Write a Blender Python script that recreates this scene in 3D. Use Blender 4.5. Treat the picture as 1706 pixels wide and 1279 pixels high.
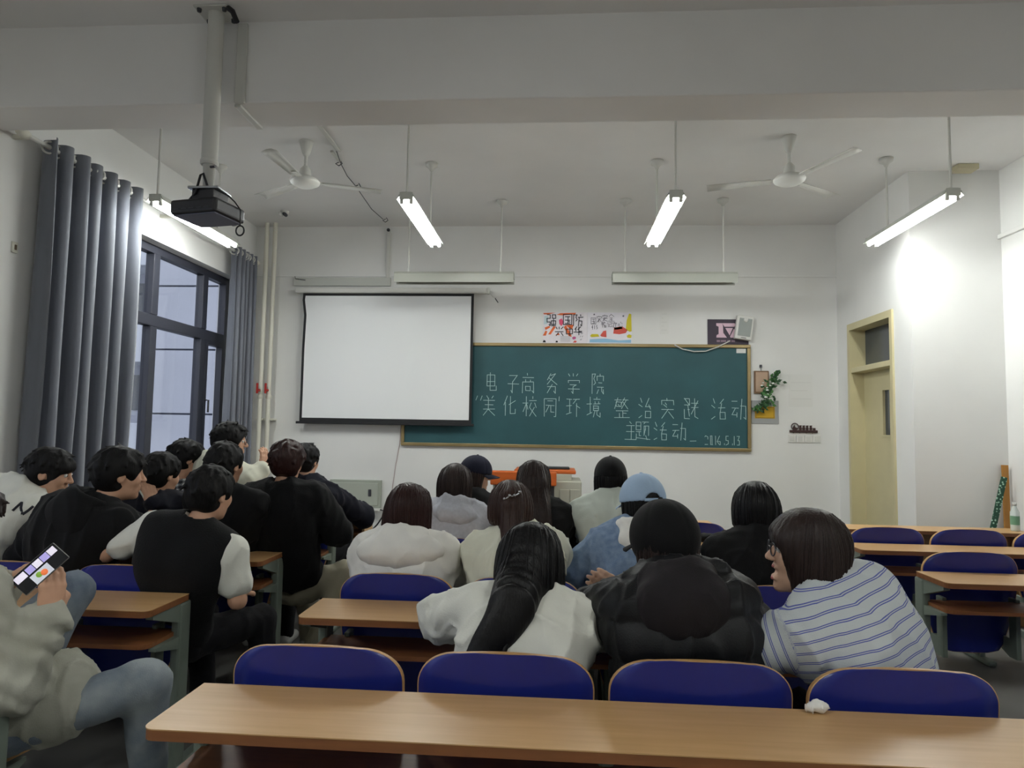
import bpy, bmesh, math, random
import numpy as np
from mathutils import Matrix, Vector
random.seed(7)
for o in list(bpy.data.objects): bpy.data.objects.remove(o, do_unlink=True)
SC = bpy.context.scene
COL = SC.collection

# ------------------------------------------------------------------ camera
YAW, PITCH, ROLL, FPX, HC = .0686, .0684, .0169, 1110.0, 1.49
def cam_matrix():
    A = Matrix(((1,0,0),(0,0,-1),(0,1,0)))
    Ry = Matrix(((math.cos(YAW),0,math.sin(YAW)),(0,1,0),(-math.sin(YAW),0,math.cos(YAW))))
    Rp = Matrix(((1,0,0),(0,math.cos(PITCH),math.sin(PITCH)),(0,-math.sin(PITCH),math.cos(PITCH))))
    Rr = Matrix(((math.cos(ROLL),-math.sin(ROLL),0),(math.sin(ROLL),math.cos(ROLL),0),(0,0,1)))
    M = Rr @ Rp @ Ry @ A
    R = Matrix((M[0], -M[1], -M[2])).transposed()
    return Matrix.Translation((0,0,HC)) @ R.to_4x4()
cd = bpy.data.cameras.new('camera')
cam = bpy.data.objects.new('camera', cd)
COL.objects.link(cam)
cd.sensor_fit = 'HORIZONTAL'; cd.sensor_width = 36.0; cd.lens = 36.0*FPX/1706.0
cd.clip_start = .05; cd.clip_end = 200
cam.matrix_world = cam_matrix()
SC.camera = cam

# ------------------------------------------------------------------ world, exposure
W = bpy.data.worlds.new('world'); SC.world = W; W.use_nodes = True
bg = W.node_tree.nodes['Background']
bg.inputs[0].default_value = (.82, .85, .92, 1); bg.inputs[1].default_value = 1.5
SC.view_settings.view_transform = 'Standard'
SC.view_settings.look = 'None'
SC.view_settings.gamma = 1.0
SC.view_settings.use_curve_mapping = False
SC.view_settings.exposure = 0.22
TUBE_STRENGTH = 88.0

# ------------------------------------------------------------------ materials
MATS = {}
def srgb(c):
    return tuple((v/255/12.92 if v/255 <= .04045 else ((v/255+.055)/1.055)**2.4) for v in c)
def mat(name, rgb, rough=.6, metal=0., var=.0, vscale=6., vstretch=(1,1,1), bump=0., bscale=80., bstretch=None,
        spec=.5, rgb2=None, emit=0., sheen=0., coat=0., detail=4.):
    if name in MATS: return MATS[name]
    m = bpy.data.materials.new(name); m.use_nodes = True
    nt = m.node_tree; b = nt.nodes['Principled BSDF']
    c = srgb(rgb)
    b.inputs['Base Color'].default_value = (*c, 1)
    b.inputs['Roughness'].default_value = rough
    b.inputs['Metallic'].default_value = metal
    b.inputs['Specular IOR Level'].default_value = spec
    if sheen: b.inputs['Sheen Weight'].default_value = sheen
    if coat: b.inputs['Coat Weight'].default_value = coat; b.inputs['Coat Roughness'].default_value = .15
    if emit:
        b.inputs['Emission Color'].default_value = (*c, 1); b.inputs['Emission Strength'].default_value = emit
    tc = nt.nodes.new('ShaderNodeTexCoord')
    def noise(scale, stretch, det):
        mp = nt.nodes.new('ShaderNodeMapping'); mp.inputs['Scale'].default_value = stretch
        n = nt.nodes.new('ShaderNodeTexNoise'); n.inputs['Scale'].default_value = scale; n.inputs['Detail'].default_value = det
        nt.links.new(tc.outputs['Object'], mp.inputs[0]); nt.links.new(mp.outputs[0], n.inputs['Vector'])
        return n
    if var or rgb2:
        n = noise(vscale, vstretch, detail)
        r = nt.nodes.new('ShaderNodeMix'); r.data_type = 'RGBA'
        c2 = srgb(rgb2) if rgb2 else tuple(v*(1-var) for v in c)
        c1 = c if rgb2 else tuple(min(1, v*(1+var*.6)) for v in c)
        r.inputs[6].default_value = (*c2, 1); r.inputs[7].default_value = (*c1, 1)
        mr = nt.nodes.new('ShaderNodeMapRange'); mr.inputs[1].default_value = .33; mr.inputs[2].default_value = .67
        nt.links.new(n.outputs[0], mr.inputs[0]); nt.links.new(mr.outputs[0], r.inputs[0])
        nt.links.new(r.outputs[2], b.inputs['Base Color'])
    if bump:
        n = noise(bscale, bstretch or (1,1,1), 3.)
        bp = nt.nodes.new('ShaderNodeBump'); bp.inputs['Strength'].default_value = bump; bp.inputs['Distance'].default_value = .01
        nt.links.new(n.outputs[0], bp.inputs['Height']); nt.links.new(bp.outputs[0], b.inputs['Normal'])
    MATS[name] = m
    return m

mat('wall_paint', (230,230,227), .75, var=.035, vscale=1.3, bump=.03, bscale=60)
mat('ceiling_paint', (237,236,234), .85, var=.05, vscale=.9, bump=.03, bscale=40)
mat('floor_tile', (100,99,96), .45, var=.12, vscale=3)
mat('white_metal', (206,206,200), .45)
mat('lamp_white', (196,198,190), .4)
mat('board_lamp_grey', (158,160,150), .45)
mat('plastic_white', (214,214,208), .4)
mat('wood_top', (204,164,114), .33, rgb2=(195,154,104), vscale=9, vstretch=(.35,5,5), spec=.55)
mat('wood_edge', (138,88,52), .45, var=.15, vscale=12, vstretch=(.4,4,4))
mat('wood_light', (206,170,120), .45, var=.1, vscale=10, vstretch=(.5,4,4))
mat('ply_edge', (204,160,108), .35, var=.1, vscale=14)
mat('blue_laminate', (30,41,126), .3, var=.05, vscale=5, spec=.5)
mat('grey_steel', (118,128,118), .5, var=.05, vscale=4)
mat('board_green', (40,82,88), .55, var=.14, vscale=2.2, bump=.02, bscale=60, spec=.4)
mat('board_frame', (150,132,92), .4, metal=.5, var=.08)
mat('chalk', (176,200,200), .95)
mat('black_plastic', (26,26,30), .45)
mat('dark_grey', (58,60,66), .5)
mat('screen_white', (236,238,238), .8)
mat('screen_black', (20,21,24), .7)
mat('frame_dark', (44,46,56), .45)
mat('curtain', (108,112,122), .8, var=.08, vscale=18, vstretch=(1,1,.15), bump=.12, bscale=220, sheen=.3)
mat('pipe_cream', (214,212,198), .4)
mat('door_cream', (203,194,154), .45, var=.03)
mat('chrome', (170,172,175), .25, metal=.9)
mat('dark_glass', (70,76,80), .12, spec=.8)
mat('red_paint', (168,40,34), .5)
mat('orange_wood', (190,92,34), .4, var=.12, vscale=8, vstretch=(.4,4,4))
mat('cabinet_grey', (178,178,164), .5)
mat('box_grey', (160,166,154), .5, var=.04)
mat('paper', (226,225,220), .8)
mat('ink', (34,34,44), .8)

def glass_mat():
    m = bpy.data.materials.new('window_glass'); m.use_nodes = True; nt = m.node_tree
    for n in list(nt.nodes): nt.nodes.remove(n)
    o = nt.nodes.new('ShaderNodeOutputMaterial'); mx = nt.nodes.new('ShaderNodeMixShader')
    t = nt.nodes.new('ShaderNodeBsdfTransparent'); t.inputs[0].default_value = (.86,.88,.92,1)
    g = nt.nodes.new('ShaderNodeBsdfGlossy'); g.inputs['Roughness'].default_value = .03
    mx.inputs[0].default_value = .07
    nt.links.new(t.outputs[0], mx.inputs[1]); nt.links.new(g.outputs[0], mx.inputs[2])
    nt.links.new(mx.outputs[0], o.inputs[0]); MATS['window_glass'] = m
glass_mat()
def tube_mat():
    m = bpy.data.materials.new('tube_light'); m.use_nodes = True; b = m.node_tree.nodes['Principled BSDF']
    b.inputs['Base Color'].default_value = (1,1,1,1)
    b.inputs['Emission Color'].default_value = (.97,1.0,.98,1); b.inputs['Emission Strength'].default_value = TUBE_STRENGTH
    MATS['tube_light'] = m
tube_mat()

# ------------------------------------------------------------------ mesh helpers
def new_obj(name, me, material, parent=None):
    o = bpy.data.objects.new(name, me); COL.objects.link(o)
    if material is not None and not me.materials: me.materials.append(MATS[material] if isinstance(material, str) else material)
    if parent is not None: o.parent = parent
    return o
def empty(name, loc, label=None, cat=None, group=None, rz=0.):
    o = bpy.data.objects.new(name, None); COL.objects.link(o)
    o.location = loc; o.rotation_euler = (0,0,rz); o.empty_display_size = .1
    tag(o, label, cat, group); return o
def tag(o, label=None, cat=None, group=None, kind=None):
    if label: o['label'] = label
    if cat: o['category'] = cat
    if group: o['group'] = group
    if kind: o['kind'] = kind
    return o
class MB:
    def __init__(s): s.v = []; s.f = []; s.smooth = []
    def add(s, vs, fs, sm=False):
        n = len(s.v); s.v += [tuple(v) for v in vs]; s.f += [tuple(i+n for i in f) for f in fs]; s.smooth += [sm]*len(fs); return s
    def box(s, lo, hi, rot=None, piv=None):
        x0,y0,z0 = lo; x1,y1,z1 = hi
        vs = [Vector(p) for p in ((x0,y0,z0),(x1,y0,z0),(x1,y1,z0),(x0,y1,z0),(x0,y0,z1),(x1,y0,z1),(x1,y1,z1),(x0,y1,z1))]
        if rot is not None:
            c = Vector(piv) if piv is not None else sum(vs, Vector())/8
            vs = [c + rot @ (v-c) for v in vs]
        return s.add(vs, [(0,3,2,1),(4,5,6,7),(0,1,5,4),(1,2,6,5),(2,3,7,6),(3,0,4,7)])
    def bbox(s, lo, hi, r=.005, seg=2, rot=None, piv=None):
        bm = bmesh.new(); lo = Vector(lo); hi = Vector(hi)
        bmesh.ops.create_cube(bm, size=1.)
        for v in bm.verts: v.co = Vector(((lo[i]+hi[i])/2 + v.co[i]*(hi[i]-lo[i]) for i in range(3)))
        bmesh.ops.bevel(bm, geom=list(bm.edges), offset=r, segments=seg, affect='EDGES', profile=.5, clamp_overlap=True)
        if rot is not None:
            c = Vector(piv) if piv is not None else (lo+hi)/2
            for v in bm.verts: v.co = c + rot @ (v.co-c)
        bm.verts.index_update()
        s.add([v.co.copy() for v in bm.verts], [[v.index for v in f.verts] for f in bm.faces]); bm.free(); return s
    def tube(s, pts, r, n=10, cap=True, closed=False):
        pts = [Vector(p) for p in pts]; R = r if isinstance(r, (list, tuple)) else [r]*len(pts)
        rings = []; prev = None; N = len(pts)
        for i, p in enumerate(pts):
            a = pts[(i-1) % N] if (closed or i > 0) else p; b = pts[(i+1) % N] if (closed or i < N-1) else p
            d = (b-a).normalized()
            if prev is None:
                u = d.orthogonal().normalized()
            else:
                u = (prev - d*prev.dot(d)).normalized()
            prev = u; w = d.cross(u)
            rings.append([p + (u*math.cos(2*math.pi*k/n)+w*math.sin(2*math.pi*k/n))*R[i] for k in range(n)])
        vs = [v for rg in rings for v in rg]; fs = []
        m = N if closed else N-1
        for i in range(m):
            j = (i+1) % N
            for k in range(n): fs.append((i*n+k, i*n+(k+1) % n, j*n+(k+1) % n, j*n+k))
        s.add(vs, fs, True)
        if cap and not closed:
            s.add(rings[0], [tuple(range(n))[::-1]]); s.add(rings[-1], [tuple(range(n))])
        return s
    def lathe(s, prof, c=(0,0,0), n=24, axis='Z'):
        vs = []; fs = []
        for r, h in prof:
            for k in range(n):
                a = 2*math.pi*k/n; x, y = r*math.cos(a), r*math.sin(a)
                p = (x,y,h) if axis == 'Z' else ((x,h,y) if axis == 'Y' else (h,x,y))
                vs.append((p[0]+c[0], p[1]+c[1], p[2]+c[2]))
        for i in range(len(prof)-1):
            for k in range(n): fs.append((i*n+k, i*n+(k+1) % n, (i+1)*n+(k+1) % n, (i+1)*n+k))
        s.add(vs, fs, True); return s
    def prism(s, poly, h0, h1, axis='Z'):
        n = len(poly)
        def P(a, b, h): return (a,b,h) if axis == 'Z' else ((a,h,b) if axis == 'Y' else (h,a,b))
        vs = [P(a,b,h0) for a,b in poly]+[P(a,b,h1) for a,b in poly]
        fs = [tuple(range(n))[::-1], tuple(range(n,2*n))]+[(i,(i+1) % n,(i+1) % n+n,i+n) for i in range(n)]
        return s.add(vs, fs)
    def ribbon(s, pts, w, y, axis='Y', t=.0015):
        # flat stroke of width w in the XZ plane, a little proud of plane y
        for (x0,z0),(x1,z1) in zip(pts[:-1], pts[1:]):
            dx,dz = x1-x0, z1-z0; L = math.hypot(dx,dz) or 1e-6; nx,nz = -dz/L*w/2, dx/L*w/2; ex,ez = dx/L*w*.35, dz/L*w*.35
            a=[(x0-ex+nx,z0-ez+nz),(x0-ex-nx,z0-ez-nz),(x1+ex-nx,z1+ez-nz),(x1+ex+nx,z1+ez+nz)]
            s.add([(p[0],y,p[1]) for p in a]+[(p[0],y-t,p[1]) for p in a], [(4,5,6,7),(0,1,5,4),(1,2,6,5),(2,3,7,6),(3,0,4,7)])
        return s
    def mesh(s, name='mesh'):
        me = bpy.data.meshes.new(name); me.from_pydata([tuple(v) for v in s.v], [], s.f)
        if any(s.smooth): me.polygons.foreach_set('use_smooth', s.smooth)
        bm = bmesh.new(); bm.from_mesh(me); bmesh.ops.recalc_face_normals(bm, faces=bm.faces); bm.to_mesh(me); bm.free()
        me.update(); return me
    def build(s, name, material, parent=None):
        return new_obj(name, s.mesh(name), material, parent)
def RZ(a): return Matrix.Rotation(a, 3, 'Z')
def RX(a): return Matrix.Rotation(a, 3, 'X')
def RY(a): return Matrix.Rotation(a, 3, 'Y')

# ------------------------------------------------------------------ the room
D, ZC, XL, XR, XN, YN, YB = 7.74, 3.90, -3.68, 3.95, 3.16, 6.15, -2.2
def struct(name, mb, m, parent=None):
    o = mb.build(name, m, parent)
    if parent is None: o['kind'] = 'structure'
    return o
struct('floor', MB().box((XL-.3,YB-.2,-.12),(XR+.3,D+.3,0)), 'floor_tile')
struct('floor_platform', MB().bbox((-3.0,6.25,0),(3.0,D,.16),.01), 'floor_tile')
struct('ceiling', MB().box((XL-.3,YB-.2,ZC),(XR+.3,D+.3,ZC+.15)), 'ceiling_paint')
struct('ceiling_beam', MB().bbox((XL,3.72,3.40),(XR,4.04,ZC+.01),.008), 'ceiling_paint')
struct('wall_front', MB().box((XL-.3,D,0),(XN+.3,D+.2,ZC)), 'wall_paint')
struct('wall_back', MB().box((XL-.3,YB-.2,0),(XR+.3,YB,ZC)), 'wall_paint')
# left wall with the window opening and a second, unseen one added for fill
WY0, WY1, WZ0, WZ1 = 4.45, 7.35, .92, 3.16
B0, B1 = .2, 3.1
mb = MB()
for y0,y1,z0,z1 in ((YB,B0,0,ZC),(B1,WY0,0,ZC),(WY1,D,0,ZC),(B0,B1,0,WZ0),(B0,B1,WZ1,ZC),(WY0,WY1,0,WZ0),(WY0,WY1,WZ1,ZC)):
    mb.box((XL-.24,y0,z0),(XL,y1,z1))
struct('wall_left', mb, 'wall_paint')
# right side: door wall, step, side wall
DY0, DY1, DZ1 = 6.47, 7.44, 2.69
mb = MB()
mb.box((XN,DY1,0),(XN+.2,D,ZC)).box((XN,YN,0),(XN+.2,DY0,ZC)).box((XN,DY0,DZ1),(XN+.2,DY1,ZC))
struct('wall_door', mb, 'wall_paint')
struct('wall_return', MB().box((XN+.2,YN,0),(XR,YN+.15,ZC)), 'wall_paint')
mb = MB().box((XR,YB,0),(XR+.2,YN+.15,ZC))
struct('wall_right', mb, 'wall_paint')
struct('trim_1', MB().bbox((XR-.035,1.0,3.265),(XR,YN,3.305),.006), 'wall_paint')
struct('trim_2', MB().bbox((XL,D-.012,3.285),(XN,D,3.30),.003), 'wall_paint')
# corridor behind the door: a dim wall so the glass looks onto something
struct('wall_corridor', MB().box((XN+1.6,6.32,0),(XN+1.7,8.6,ZC)).box((XN+.22,8.5,0),(XN+1.6,8.6,ZC)).box((XN+.22,6.32,ZC-.9),(XN+1.6,8.5,ZC-.8)), 'wall_paint')

# windows
def window(n, y0, y1, mulls, trz, sash):
    x = XL-.16
    root = empty('window_%d' % n, (x, (y0+y1)/2, WZ0)); root['kind'] = 'structure'
    def loc(mb): mb.v = [(v[0]-x, v[1]-(y0+y1)/2, v[2]-WZ0) for v in mb.v]; return mb
    mb = MB(); t = .075
    mb.box((x-.03,y0,WZ0),(x+.05,y1,WZ0+t)); mb.box((x-.03,y0,WZ1-t),(x+.05,y1,WZ1))
    mb.box((x-.03,y0,WZ0+t),(x+.05,y0+t,WZ1-t)); mb.box((x-.03,y1-t,WZ0+t),(x+.05,y1,WZ1-t))
    loc(mb).build('window_frame', 'frame_dark', root)
    loc(MB().bbox((x-.03,y0+t,trz-.055),(x+.052,y1-t,trz+.055),.006)).build('transom_bar','frame_dark',root)
    edges = [y0+t]+[m for m in mulls]+[y1-t]
    for m in mulls: 
        loc(MB().bbox((x-.03,m-.05,WZ0+t),(x+.054,m+.05,trz-.055),.006)).build('mullion','frame_dark',root)
        loc(MB().bbox((x-.03,m-.05,trz+.055),(x+.054,m+.05,WZ1-t),.006)).build('mullion','frame_dark',root)
    for a,b in zip(edges[:-1],edges[1:]):
        aa = a+(.05 if a in mulls else 0); bb = b-(.05 if b in mulls else 0)
        for z0,z1 in ((WZ0+t,trz-.055),(trz+.055,WZ1-t)):
            loc(MB().box((x-.004,aa,z0),(x+.004,bb,z1))).build('pane','window_glass',root)
    # sash around the pane beside the handle
    a,b = sash; s = .045; z0,z1 = WZ0+t, trz-.055
    mb = MB(); mb.box((x-.01,a,z0),(x+.06,a+s,z1)); mb.box((x-.01,b-s,z0),(x+.06,b,z1)); mb.box((x-.01,a+s,z0),(x+.06,b-s,z0+s)); mb.box((x-.01,a+s,z1-s),(x+.06,b-s,z1))
    so = loc(mb).build('sash','frame_dark',root)
    h = MB().tube([(x+.06,a+.025,1.75),(x+.10,a+.025,1.75),(x+.10,a+.025,1.62)],.010,8)
    loc(h).build('window_handle','black_plastic',so)
    return root
window(1, WY0, WY1, [5.16, 5.96, 6.84], 2.455, (6.89,7.275))
window(2, B0, B1, [.95,1.75,2.4], 2.455, (2.45,3.02))  # added window out of view, lets in daylight fill for the near rows
mb = MB().bbox((XL-.24,WY0,.88),(XL+.04,WY1,WZ0),.006); struct('trim_3', mb, 'wall_paint')

# outside, seen through the window
struct('ground', MB().box((-60,-20,-4.3),(XL-.4,60,-4.0)), mat('asphalt',(120,122,122),.9,var=.1))
def building(name, x0, x1, y0, y1, z0, z1, m, label):
    root = empty(name, ((x0+x1)/2,(y0+y1)/2,z0), label, 'building')
    def loc(mb): mb.v=[(v[0]-(x0+x1)/2,v[1]-(y0+y1)/2,v[2]-z0) for v in mb.v]; return mb
    loc(MB().box((x0,y0,z0),(x1,y1,z1))).build('wall', m, root)
    return root, loc
mat('facade_grey',(186,189,198),.6,var=.06,vscale=.7)
mat('facade_joint',(86,90,104),.8)
mat('facade_white',(222,226,232),.7)
r, loc = building('office_wing', -8.3,-4.3,13.1,22,-4,9,'facade_joint','blue grey panelled building wing outside the tall window')
k=0; z=-4+ .45
while z < 8.6:
    for x in (-8.3,-6.3):
        loc(MB().box((x+.008,13.03,z+.016),(x+1.992,13.1,z+1.29))).build('facade_panel','facade_grey',r)
    z += 1.312
r, loc = building('balcony_block', -22,-9.5,20,30,-4,14,'facade_grey','pale building with white balconies outside the tall window, farther off')
for z in (-2.5,.4,3.3,6.2,9.1):
    loc(MB().bbox((-22,18.8,z),(-9.3,20,z+1.1),.02)).build('balcony','facade_white',r)
    for x in (-20.5,-17.5,-14.5,-11.8):
        w = loc(MB().box((x,19.95,z+1.5),(x+1.5,20.0,z+2.6))).build('window','dark_glass',r)

# door
dx = XN
door = empty('door_1', (dx, (DY0+DY1)/2, 0)); door['kind']='structure'
def loc(mb): mb.v=[(v[0]-dx,v[1]-(DY0+DY1)/2,v[2]) for v in mb.v]; return mb
fw=.05
mb = MB(); mb.box((dx-.02,DY0,0),(dx+.2,DY0+fw,DZ1)); mb.box((dx-.02,DY1-fw,0),(dx+.2,DY1,DZ1)); mb.box((dx-.02,DY0+fw,DZ1-fw-.02),(dx+.2,DY1-fw,DZ1))
loc(mb).build('door_frame','door_cream',door)
loc(MB().bbox((dx-.005,DY0+fw,2.16),(dx+.2,DY1-fw,2.215),.004)).build('transom_bar','door_cream',door)
loc(MB().box((dx+.15,DY0+fw,2.215),(dx+.158,DY1-fw,DZ1-fw-.02))).build('transom_pane','dark_glass',door)
gy0,gy1,gz0,gz1 = 6.83,6.97,1.50,1.95
mb = MB(); x0,x1=dx+.13,dx+.17
mb.box((x0,DY0+fw,.005),(x1,DY1-fw,gz0)); mb.box((x0,DY0+fw,gz1),(x1,DY1-fw,2.16)); mb.box((x0,DY0+fw,gz0),(x1,gy0,gz1)); mb.box((x0,gy1,gz0),(x1,DY1-fw,gz1))
leaf = loc(mb).build('door_leaf','door_cream',door)
loc(MB().box((x0+.015,gy0,gz0),(x0+.022,gy1,gz1))).build('door_pane','dark_glass',leaf)
mb=MB(); mb.box((x0-.01,gy0-.02,gz0-.02),(x0,gy0,gz1+.02)).box((x0-.01,gy1,gz0-.02),(x0,gy1+.02,gz1+.02)).box((x0-.01,gy0,gz0-.02),(x0,gy1,gz0)).box((x0-.01,gy0,gz1),(x0,gy1,gz1+.02))
loc(mb).build('pane_bead','door_cream',leaf)
loc(MB().tube([(x0,DY0+.09,1.02),(x0-.05,DY0+.09,1.02),(x0-.05,DY0+.21,1.02)],.010,8)).build('door_handle','chrome',leaf)

# ------------------------------------------------------------------ row desks and folding seats
DW = {'left':(-3.28,-1.597),'center':(-1.0,1.28),'right':(1.98,3.72)}
SEATX = {'left':[-1.92,-2.47,-3.02],'center':[-.69,-.14,.41,.96],'right':[2.30,2.85,3.40]}
ROWS = [1.605,2.575,3.575,4.52,5.50]      # near edge of each table top
DEPTH = .295
def rounded_top(x0,x1,y0,y1,z0,z1,r=.03):
    # slab with the two near corners rounded
    poly=[]; n=5
    for cxx,cyy,a0 in ((x0+r,y0+r,math.pi),(x1-r,y0+r,1.5*math.pi)):
        for k in range(n): a=a0+math.pi/2*k/(n-1); poly.append((cxx+r*math.cos(a),cyy+r*math.sin(a)))
    poly += [(x1,y1),(x0,y1)]
    return poly
def slab(mb, poly, z0, z1, b=.003):
    mb.prism(poly, z0, z1); return mb
ORD = ['nearest','second','third','fourth','front']
BLK = {'left':'window side','center':'middle','right':'door side'}
def row_desk(block, k):
    x0,x1 = DW[block]; y0 = ROWS[k]; y1 = y0+DEPTH; cx=(x0+x1)/2; cy=(y0+y1)/2
    ends = {'left':(0,.0),'center':(.0,.0),'right':(0,.0)}
    root = empty('row_desk',(cx,cy,0), 'long tan row desk, %s %s' % ({'left':'left block,','center':'middle block,','right':'right block,'}[block], ['nearest the camera','second row from the camera','third row from the camera','fourth row from the camera','front row by the blackboard'][k]), 'desk', 'row desks')
    def loc(mb): mb.v=[(v[0]-cx,v[1]-cy,v[2]) for v in mb.v]; return mb
    top = loc(slab(MB(), rounded_top(x0,x1,y0,y1,0,0), .749,.752)).build('tabletop','wood_top',root)
    loc(slab(MB(), rounded_top(x0+.001,x1-.001,y0+.001,y1-.001,0,0), .724,.749)).build('edge_band','wood_edge',top)
    sh = loc(slab(MB(), rounded_top(x0+.03,x1-.03,y0+.05,y1-.01,0,0,.04), .585,.603)).build('shelf','wood_edge',root)
    if k == 4:
        loc(MB().bbox((x0+.02,y1-.02,.05),(x1-.02,y1,.723),.004)).build('front_panel','wood_light',root)
        for xx in (x0, x1-.025):
            loc(MB().bbox((xx,y0+.05,0),(xx+.025,y1,.723),.004)).build('side_panel','wood_light',root)
        return root
    xs = [x0+.024,(x0+x1)/2,x1-.024]
    for xx in xs:
        mb = MB()
        mb.bbox((xx-.022,y1-.055,.0),(xx+.022,y1+.03,.722),.012)
        mb.prism([(y1-.05,.722),(y0+.05,.722),(y0+.05,.705),(y1-.05,.64)], xx-.016, xx+.016, 'X')
        mb.prism([(y1-.05,.583),(y0+.08,.583),(y0+.08,.570),(y1-.05,.53)], xx-.016, xx+.016, 'X')
        l = loc(mb).build('leg','grey_steel',root)
        loc(MB().bbox((xx-.03,y1-.16,0),(xx+.03,y1+.24,.035),.012)).build('foot','grey_steel',l)
    return root
def seat_mesh():
    # curved ply backrest: local frame, x across, y=0 at the desk side, front +y; tapered lower half
    def outline(z):
        pass
    pts=[]; n=10
    zt,zb=.862,.30; hw=.255; r=.125
    R=[]
    for k in range(n+1):
        a=math.pi/2*k/n; R.append((hw-r+r*math.sin(a), zt-.055*0-r*.8*(1-math.cos(a))))
    # top edge slightly bowed
    right=[]
    for i in range(7): x=(hw-r)*i/6; right.append((x, zt-.008*(x/(hw-r))**2))
    for x,z in R[1:]: right.append((x, z-.008))
    right += [(hw,.66),(hw-.012,.56),(hw-.045,.44),(hw-.075,.35),(hw-.10,.315),(hw-.16,.303),(0,.300)]
    return right
OUT = seat_mesh()
def seat_y(x,z):    # bend: concave towards the sitter (+y), leaning
    return .055*(x/.255)**2*.6 + (z-.55)*(-.10) + .045
def shell(outl, off0, off1, inset=0.):
    # build a plate from the outline by rows in z
    bm_v=[]; f=[]
    rows=[]
    zs=sorted(set(round(z,4) for x,z in outl))
    import bisect
    # half width as function of z (max)
    half=[]
    for z in zs:
        best=0
        for (x0,z0),(x1,z1) in zip(outl[:-1],outl[1:]):
            lo,hi=min(z0,z1),max(z0,z1)
            if lo-1e-6<=z<=hi+1e-6:
                if abs(z1-z0)<1e-6: best=max(best,x0,x1)
                else: best=max(best,x0+(x1-x0)*(z-z0)/(z1-z0))
        half.append(best)
    nx=10; mb=MB(); V=[]
    for side in (off0,off1):
        for z,h in zip(zs,half):
            hh=max(h-inset,.002); zz=z
            if inset: zz=min(max(z,.300+inset),.862-inset)
            for i in range(nx+1):
                x=-hh+2*hh*i/nx; V.append((x,seat_y(x,zz)+side,zz))
    nz=len(zs); F=[]; A=nz*(nx+1)
    for j in range(nz-1):
        for i in range(nx):
            a=j*(nx+1)+i; F.append((a,a+1,a+nx+2,a+nx+1)); F.append((A+a,A+a+nx+1,A+a+nx+2,A+a+1))
    for j in range(nz-1):
        for i in (0,nx):
            a=j*(nx+1)+i; F.append((a,a+nx+1,A+a+nx+1,A+a))
    for i in range(nx):
        for j in (0,nz-1):
            a=j*(nx+1)+i; F.append((a,a+1,A+a+1,A+a))
    mb.add(V,F,False); return mb
ME_CORE = shell(OUT,0,.013).mesh('backrest_core')
ME_BLUE_B = shell(OUT,-.0015,.002,.004).mesh('back_laminate')
ME_BLUE_F = shell(OUT,.011,.0145,.004).mesh('front_laminate')
for me_ in (ME_BLUE_B,ME_BLUE_F,ME_CORE):
    me_.polygons.foreach_set('use_smooth',[len(p.vertices)==4 and abs(p.normal.y)>.6 for p in me_.polygons])
ME_CORE.materials.append(MATS['ply_edge']); ME_BLUE_B.materials.append(MATS['blue_laminate']); ME_BLUE_F.materials.append(MATS['blue_laminate'])
def pan_mesh(t0,t1,ins,zoff):
    poly=[]; w,d,r=.212-ins,.39-ins,.07
    for cxx,cyy,a0 in ((-w+r,r*.4+ins,math.pi),(w-r,r*.4+ins,1.5*math.pi),(w-r,d-r,0),(-w+r,d-r,math.pi/2)):
        rr = r if cyy>.1 else r*.4
        for k in range(5): a=a0+math.pi/2*k/4; poly.append((cxx+rr*math.cos(a), cyy+rr*math.sin(a)))
    return MB().prism(poly,t0,t1)
ME_PAN = pan_mesh(0,.014,0,0).mesh('seat_core'); ME_PAN.materials.append(MATS['ply_edge'])
ME_PANB = pan_mesh(.013,.016,.005,0).mesh('seat_laminate'); ME_PANB.materials.append(MATS['blue_laminate'])
ME_PANU = pan_mesh(-.002,.001,.005,0).mesh('seat_underside'); ME_PANU.materials.append(MATS['blue_laminate'])
mbk = MB().bbox((-.012,-.035,.30),(.012,.03,.62),.005)
mbk.prism([(-.03,.30),(.03,.30),(.24,.385),(.24,.40),(-.03,.40)], -.0118, .0118,'X')
ME_BRK = mbk.mesh('bracket'); ME_BRK.materials.append(MATS['grey_steel'])
SEATPOS = {'left':['nearest the aisle','in the middle','nearest the windows'],'center':['leftmost of four','second from left of four','third from left of four','rightmost of four'],'right':['nearest the aisle','in the middle','nearest the wall']}
def folding_seat(block, k, i, folded):
    x = SEATX[block][i]; y = ROWS[k]+DEPTH+.005
    root = empty('folding_seat',(x,y,0),'blue folding seat, %s block, %s row, %s' % ({'left':'left','center':'middle','right':'right'}[block], ['nearest','second','third','fourth'][k], SEATPOS[block][i]),'seat','blue folding seats')
    b = new_obj('backrest',ME_CORE,None,root)
    new_obj('laminate',ME_BLUE_B,None,b); new_obj('laminate',ME_BLUE_F,None,b)
    p = new_obj('seat',ME_PAN,None,root); p.location=(0,.085,.405)
    if folded: p.rotation_euler=(math.radians(84),0,0)
    new_obj('laminate',ME_PANB,None,p); new_obj('laminate',ME_PANU,None,p)
    for sx in (-.19,.19): new_obj('bracket',ME_BRK,None,root).location=(sx,0,0)
    return root
OCC = {('left',0,0),('left',1,0),('left',1,1),('left',1,2),('left',2,0),('left',2,1),('left',3,0),('left',3,1),('left',3,2),('left',2,2),
       ('center',0,1),('center',0,2),('center',0,3),('center',1,0),('center',1,1),('center',1,2),('center',1,3),('center',2,0),('center',2,1),('center',2,2),('center',3,0)}
for block in ('left','center','right'):
    for k in range(5):
        row_desk(block,k)
        if k<4:
            for i in range(len(SEATX[block])):
                if block=='right' and k==0: continue
                folding_seat(block,k,i,(block,k,i) not in OCC)

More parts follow.
